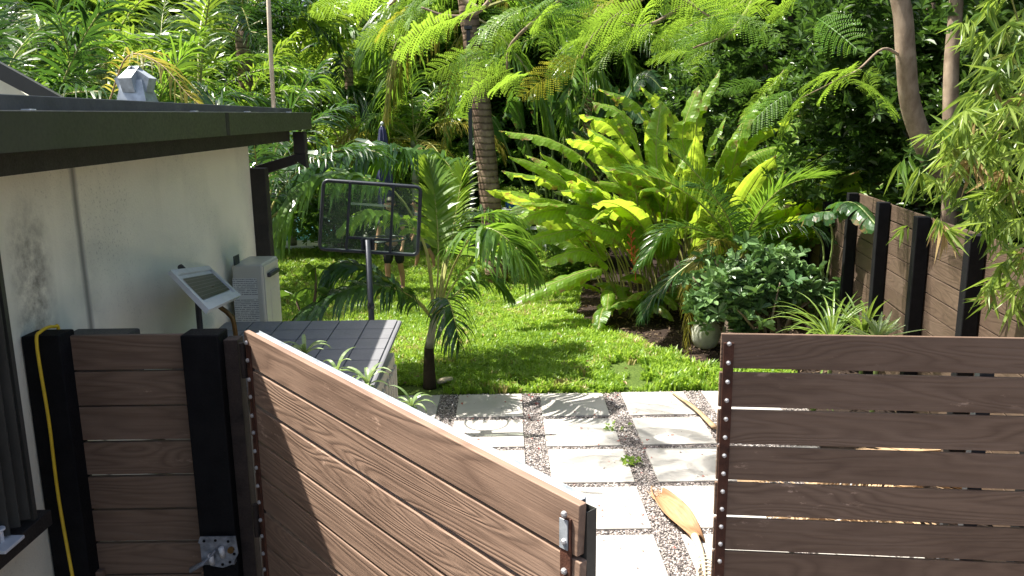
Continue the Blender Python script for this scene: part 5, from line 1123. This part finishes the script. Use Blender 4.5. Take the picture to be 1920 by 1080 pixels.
# ---- poinciana: two trunks beyond the fence, branches sweeping over the garden
BIP = T_bipinnate()
t1 = [(4.25, 7.9, 0), at(1790, 400, 7.6), at(1742, 292, 7.4), at(1708, 200, 7.3), at(1698, 100, 7.2), at(1688, 0, 7.2), at(1640, -160, 7.2)]
t2 = [(4.35, 7.6, 0), at(1780, 420, 7.5), at(1782, 250, 7.5), at(1784, 120, 7.5), at(1792, -20, 7.5), at(1770, -220, 7.4)]
PT = empty('poinciana_tree', (4.25, 7.9, 0), 'smooth grey tree with two bare trunks right and feathery lime branches overhead', 'tree')
b = MB(); b.tube(smooth_path(t1, 30), [.098 - .0008 * i for i in range(31)], 14); part(b, 'trunk', M['bark_grey'], PT, True)
b = MB(); b.tube(smooth_path(t2, 30), [.078 - .0008 * i for i in range(31)], 14); part(b, 'trunk', M['bark_grey'], PT, True)
br = [W((1660, -110, 7.2), (1500, -120, 7.0), (1300, 0, 6.6), (1200, 50, 6.4), (1120, 10, 6.3)),
      W((1640, -160, 7.2), (1400, -190, 6.8), (1150, -60, 6.5), (1040, 10, 6.4), (960, 80, 6.3), (950, 130, 6.3)),
      W((1150, -60, 6.5), (980, -60, 6.4), (900, 20, 6.4), (840, 30, 6.4), (790, 14, 6.4)),
      W((1500, -120, 7.0), (1420, -10, 6.8), (1370, 60, 6.7), (1300, 90, 6.6)),
      W((1690, 105, 7.2), (1655, 92, 7.1), (1610, 130, 7.0), (1570, 150, 6.9), (1500, 185, 6.8)),
      W((1640, -160, 7.2), (1500, -80, 7.8), (1400, 0, 8.0), (1290, 50, 8.0)),
      W((900, 20, 6.4), (800, -40, 6.5), (730, 10, 6.6)),
      W((1300, 0, 6.6), (1220, -10, 6.4), (1120, 60, 6.2), (1090, 110, 6.2)),
      W((1150, -60, 6.5), (1250, -20, 6.3), (1330, 30, 6.2))]
b = MB()
for k_, pts in enumerate(br): b.tube(smooth_path(pts, 20), [(.014 if k_ == 4 else .026) * (1 - .035 * i) for i in range(21)], 7)
part(b, 'branch', M['bark_grey'], PT, True)
anch = []
for pts in br:
    sp = smooth_path(pts, 24)
    for i in range(8, 25):
        if i % 3 == 0: anch.append((sp[i], (sp[i] - sp[i - 3]).normalized()))
spots = [(760, 20), (830, 50), (720, 5), (900, 90), (950, 120), (975, 140), (860, 30), (1000, 40), (1060, 10), (1150, 20), (1230, 30), (1300, 50), (1380, 20), (1410, 70), (1250, 0), (1480, 10), (1550, 150), (1480, 165), (1340, 0), (960, 0)]
LP = []; LY = []; LPt = []
for px_, py_ in spots:
    Y_ = random.uniform(5.9, 7.2); q = at(px_, py_, Y_)
    for k in range(2 if px_ > 900 else 1): LP.append(tuple(q + Vector((random.gauss(0, .14), random.gauss(0, .2), random.gauss(0, .05))))); LY.append(random.uniform(2.1, 5.2) if random.random() < .75 else random.uniform(0, 6.28)); LPt.append(random.uniform(-.12, .42))
for p, d in anch:
    LP.append(tuple(p + Vector((random.gauss(0, .05), random.gauss(0, .1), random.gauss(0, .03))))); LY.append(math.atan2(d.y, d.x) + random.uniform(-1.2, 1.2)); LPt.append(random.uniform(-.1, .4))
b = MB(); n = len(LP); scatter(b, BIP, LP, rng.uniform(.30, .62, n), yaw=np.array(LY), pitch=np.array(LPt), rollv=rng.uniform(.35, 1.0, n) * np.where(rng.random(n) < .72, 1, -1) * np.where(np.cos(np.array(LY)) < 0, 1, -1), rnd=np.where(rng.random(n) < .04, .98, rng.uniform(0, .89, n) ** 1.4)); part(b, 'crown', M['poinc'], PT)

# ---- bamboo at the right edge, near
BQ = at(1870, 620, 4.5); BZ = empty('bamboo', (3.15, 4.3, 0), 'bright bamboo with narrow pale leaves hanging in at the right edge', 'bamboo')
culms = [W((2040, 700, 4.6), (1990, 400, 4.6), (1930, 120, 4.5), (1880, -60, 4.4)), W((2060, 700, 4.4), (1990, 350, 4.4), (1880, 230, 4.3), (1760, 300, 4.2)), W((2060, 700, 4.6), (2020, 450, 4.5), (1930, 350, 4.4), (1850, 400, 4.3)), W((2060, 600, 4.2), (2040, 250, 4.2), (1950, 150, 4.1), (1860, 260, 4.0)), W((2080, 700, 4.4), (2050, 450, 4.3), (1980, 400, 4.2), (1890, 560, 4.1))]
b = MB()
for pts in culms: b.tube([(pts[0].x, pts[0].y, 0)] + smooth_path(pts, 20), [.012] + [.011 - .0004 * i for i in range(21)], 6)
part(b, 'stem', M['stem_yellow'], BZ, True)
P = []; 
for pts in culms:
    sp = smooth_path(pts, 60)
    for i in range(24, 61, 3):
        for _ in range(2): P.append(tuple(sp[i] + Vector((random.gauss(0, .07), random.gauss(0, .09), random.gauss(0, .06)))))
for px_, py_ in ((1800, 210), (1840, 200), (1880, 180), (1900, 230), (1850, 270), (1790, 260), (1820, 320), (1880, 320), (1740, 410), (1900, 400), (1910, 560), (1890, 520), (1870, 40), (1900, 60), (1890, 110), (1850, 140), (1900, 480)):
    q = at(px_, py_, random.uniform(3.9, 4.6))
    for _ in range(4): P.append(tuple(q + Vector((random.gauss(0, .05), random.gauss(0, .1), random.gauss(0, .05)))))
P = np.array(P); b = MB(); ii = rng.integers(0, 4, len(P))
for j in range(4): m = ii == j; n = m.sum(); scatter(b, BAM[j], P[m], rng.uniform(.11, .21, n), yaw=rng.normal(math.pi, 1.1, n), pitch=rng.uniform(-.1, 1.0, n), rollv=rng.normal(0, .5, n))
part(b, 'leaves', M['bamboo'], BZ)

# ================================================================= SMALL THINGS
# celadon jar
q = G(1322, 652); J_ = empty('garden_jar', (q.x, q.y, 0), 'grey green lidded ceramic jar half hidden behind the hanging frond', 'jar')
b = MB(); b.lathe([(.08, 0), (.13, .03), (.165, .12), (.17, .2), (.15, .27), (.12, .30), (.125, .315)], n=28); b.tube(smooth_path([(.15, 0, .14), (.21, 0, .18), (.22, 0, .25)], 6), .02, 8); b.build('body', M['ceramic'], J_, True)
b = MB(); b.lathe([(.13, .316), (.12, .335), (.08, .365), (.03, .38), (.02, .39), (.03, .405), (.02, .42), (.004, .425)], n=28); b.build('lid', M['ceramic'], J_, True)
# fallen palm sheath
f0, f1, f2, f3 = G(1232, 935), G(1275, 985), G(1312, 1022), G(1322, 1110)
DF = empty('fallen_frond', f1, 'large orange brown dry palm sheath lying across the pavers', 'palm frond')
b = MB(); path = smooth_path([f0, f0.lerp(f2, .35), f0.lerp(f2, .7), f2], 20); V = []
d_ = (f2 - f0).normalized(); sd = Vector((d_.y, -d_.x, 0))
for i, p in enumerate(path):
    t = i / 20; w_ = .015 + .095 * math.sin(math.pi * min(1, (t + .02) ** .55 * .93)) ** .75
    for j in range(11):
        a = -1 + j / 5; fold = (1 - t) ** .5; rim = .075 * (abs(a) ** 2.5) * fold
        V.append(tuple(p + sd * w_ * a * (1 - .30 * abs(a) * fold) + Vector((0, 0, .018 + rim + .045 * (1 - a * a) * t ** .7 + .012 * math.sin(t * 7 + a * 2)))))
b.add(V, [(i * 11 + j, i * 11 + j + 1, (i + 1) * 11 + j + 1, (i + 1) * 11 + j) for i in range(20) for j in range(10)], lp=[(i / 20 * .6, (j - 5) / 5 * .1, 0) for i in range(21) for j in range(11)]); sh = part(b, 'sheath', M['sheath'], DF, True)
so_ = sh.modifiers.new('solid', 'SOLIDIFY'); so_.thickness = .006
for k_ in range(7):
    p = f0 + sd * (-.04 + .014 * k_) + Vector((0, 0, .03)); b = MB(); b.tube(smooth_path([p + d_ * .06, p - d_ * .02, p - d_ * (.05 + .03 * random.random()) + sd * random.uniform(-.03, .03) + Vector((0, 0, random.uniform(0, .04)))], 5), [.006, .005, .004, .003, .002, .001], 4, squash=.4)
    b.build('fibre', M['sheath'], sh)
b = MB(); b.tube(smooth_path([f2 + Vector((-.03, .02, .05)), f2.lerp(f3, .35) + Vector((0, 0, .04)), f3 + Vector((0, 0, .03))], 12), [.026 - .0015 * i for i in range(13)], 8)
for i in range(16):
    p = f2.lerp(f3, .35 + .04 * i) + Vector((0, 0, .04)); sg = -1 if i % 2 else 1; b.tube(smooth_path([p, p + Vector((.05 * sg, -.07, .02)), p + Vector((.08 * sg, -.22, -.02))], 5), .004, 4)
part(b, 'stalk', M['paleleaf'], DF, True)
f0, f1, f2 = G(1258, 742), G(1300, 775), G(1340, 812)
b = MB(); b.tube(smooth_path([f0 + Vector((0, 0, .04)), f1 + Vector((0, 0, .06)), f2 + Vector((0, 0, .05))], 10), [.008, .012, .018, .02, .022, .022, .022, .024, .026, .028, .03], 7, squash=.5)
tag(b.build('dry_stalk', M['dryleaf'], None, True), 'long thin dry leaf stalk lying over the top right pavers', 'stalk')
# heap of dry fronds behind the right panel
HP = empty('dry_frond_heap', (2.45, 4.9, 0), 'heap of brown dry palm fronds glimpsed through the gaps of the right panel', 'palm fronds')
for i in range(7):
    a = random.uniform(-.5, .5) + (math.pi if i % 2 else 0); q = Vector((random.uniform(-.3, .3), random.uniform(-.5, .5), .06 + .03 * i)); b = MB()
    frond(b, [q - Vector((math.cos(a), math.sin(a), 0)) * .6, q + Vector((0, 0, .08)), q + Vector((math.cos(a), math.sin(a), 0)) * .6], n=34, L=.3, w=.022, droop=.25, lift=.05, fwd=.7, rr=.018, start=.1); b.build('dry_frond', [M['dryleaf'], M['dryleaf']], HP)
q = at(1775, 935, 3.9); SK = empty('garden_stake', (q.x, 3.9, 0), 'dark stake with a bright yellow cap glimpsed through a gap in the right panel', 'stake')
b = MB(); b.box((0, 0, (q.z - .03) / 2), (.03, .03, q.z - .03)); b.build('stake', M['darkgrey'], SK); b = MB(); b.box((0, 0, q.z), (.07, .05, .06)); b.build('cap', M['lime_plastic'], SK, bevel=.01)
# husk by the young palm
q = G(832, 722); b = MB(); b.tube(smooth_path([q + Vector((-.07, -.02, .03)), q + Vector((0, 0, .05)), q + Vector((.09, .03, .06))], 8), [.02, .035, .045, .05, .05, .048, .045, .035, .03], 9, squash=.6); tag(b.build('husk', M['paleleaf'], None, True), 'pale curled palm husk at the foot of the young palm', 'husk')
# stepping stone beside the backboard pole
for k_, (px_, py_) in enumerate(((632, 588), (668, 578), (1375, 512))):
    q = G(px_, py_) if k_ < 2 else G(1105, 522); b = MB(); prof = [(.16 * (1 + .2 * math.sin(a * 2.3 + k_)) * math.cos(a), .13 * math.sin(a)) for a in np.linspace(0, 2 * math.pi, 13)[:-1]]; n = 12
    b.add([(q.x + x, q.y + y, 0) for x, y in prof] + [(q.x + x * .85, q.y + y * .85, .05) for x, y in prof], [(i, (i + 1) % n, (i + 1) % n + n, i + n) for i in range(n)], [list(range(n, 2 * n))])
    tag(b.build('stone', M['coping']), ['flat pale stone left of the backboard pole', 'flat pale stone touching the backboard pole', 'flat pale stone at the back corner of the planting bed'][k_], 'stone')
# closed parasol
q = at(716, 228, 12.6); PA = empty('parasol', (q.x, 12.6, 0), 'closed navy parasol far behind the lawn', 'parasol')
b = MB(); n = 16; V = []
prof = [(.02, q.z - .06), (.06, q.z - .12), (.09, q.z - .28), (.085, q.z - .33), (.13, q.z - .36), (.15, q.z - .9), (.13, q.z - 1.1), (.12, q.z - 1.3)]
for r, z in prof:
    for j in range(n): a = j / n * 6.283; rr_ = r * (.72 + .2 * (j % 2)); V.append((rr_ * math.cos(a), rr_ * math.sin(a), z))
b.add(V, [(i * n + j, i * n + (j + 1) % n, (i + 1) * n + (j + 1) % n, (i + 1) * n + j) for i in range(len(prof) - 1) for j in range(n)]); b.build('canopy', M['navy'], PA)
b = MB(); b.tube([(0, 0, 0), (0, 0, q.z - .06)], .025, 8); b.build('pole', M['grey_metal'], PA, True); b = MB(); b.lathe([(.012, q.z - .06), (.03, q.z - .03), (.012, q.z)], n=10); b.build('finial', M['white_plastic'], PA, True); b = MB(); b.lathe([(.25, 0), (.25, .06), (.05, .1)]); b.build('base', M['grey_metal'], PA)
# poles
q = at(513, 205, 5.7); b = MB(); b.tube([(q.x, 5.7, 2.69), (q.x + .01, 5.7, 3.2), (q.x + .04, 5.7, 4.2)], .0145, 10); tag(b.build('tall_pole', M['paleleaf'], None, True), 'tall thin pale pole standing at the end of the roof', 'pole')
q = at(883, 280, 12.6); b = MB(); b.box((q.x, 12.6, 2.0), (.06, .06, 4.0)); b.box((q.x, 12.6, 4.03), (.12, .12, .05)); tag(b.build('dark_post', M['darkgrey'], None, bevel=.005), 'slim dark post just left of the coconut trunk', 'post')
# rack and blue bin beyond the coconut trunk
q = G(948, 430); RK = empty('wire_rack', (.0, 16.2, 0), 'white wire rack seen right of the coconut trunk', 'rack')
b = MB()
for x in (-.1, .35, .8):
    for y in (0, .4): b.tube([(x, y, 0), (x, y, .95)], .014, 6)
for z in (.15, .5, .9):
    for y in (0, .1, .2, .3, .4): b.tube([(-.1, y, z), (.8, y, z)], .008, 5)
b.build('frame', M['white_plastic'], RK)
q = at(935, 324, 16.4); b = MB(); b.lathe([(.10, 0), (.13, .02), (.15, .26), (.16, .27), (.15, .28), (.02, .285)], n=18); o = b.build('bucket', M['blue_plastic'], None, True); o.location = (.12, 16.4, .915); tag(o, 'blue bucket on top of the white wire rack', 'bucket')
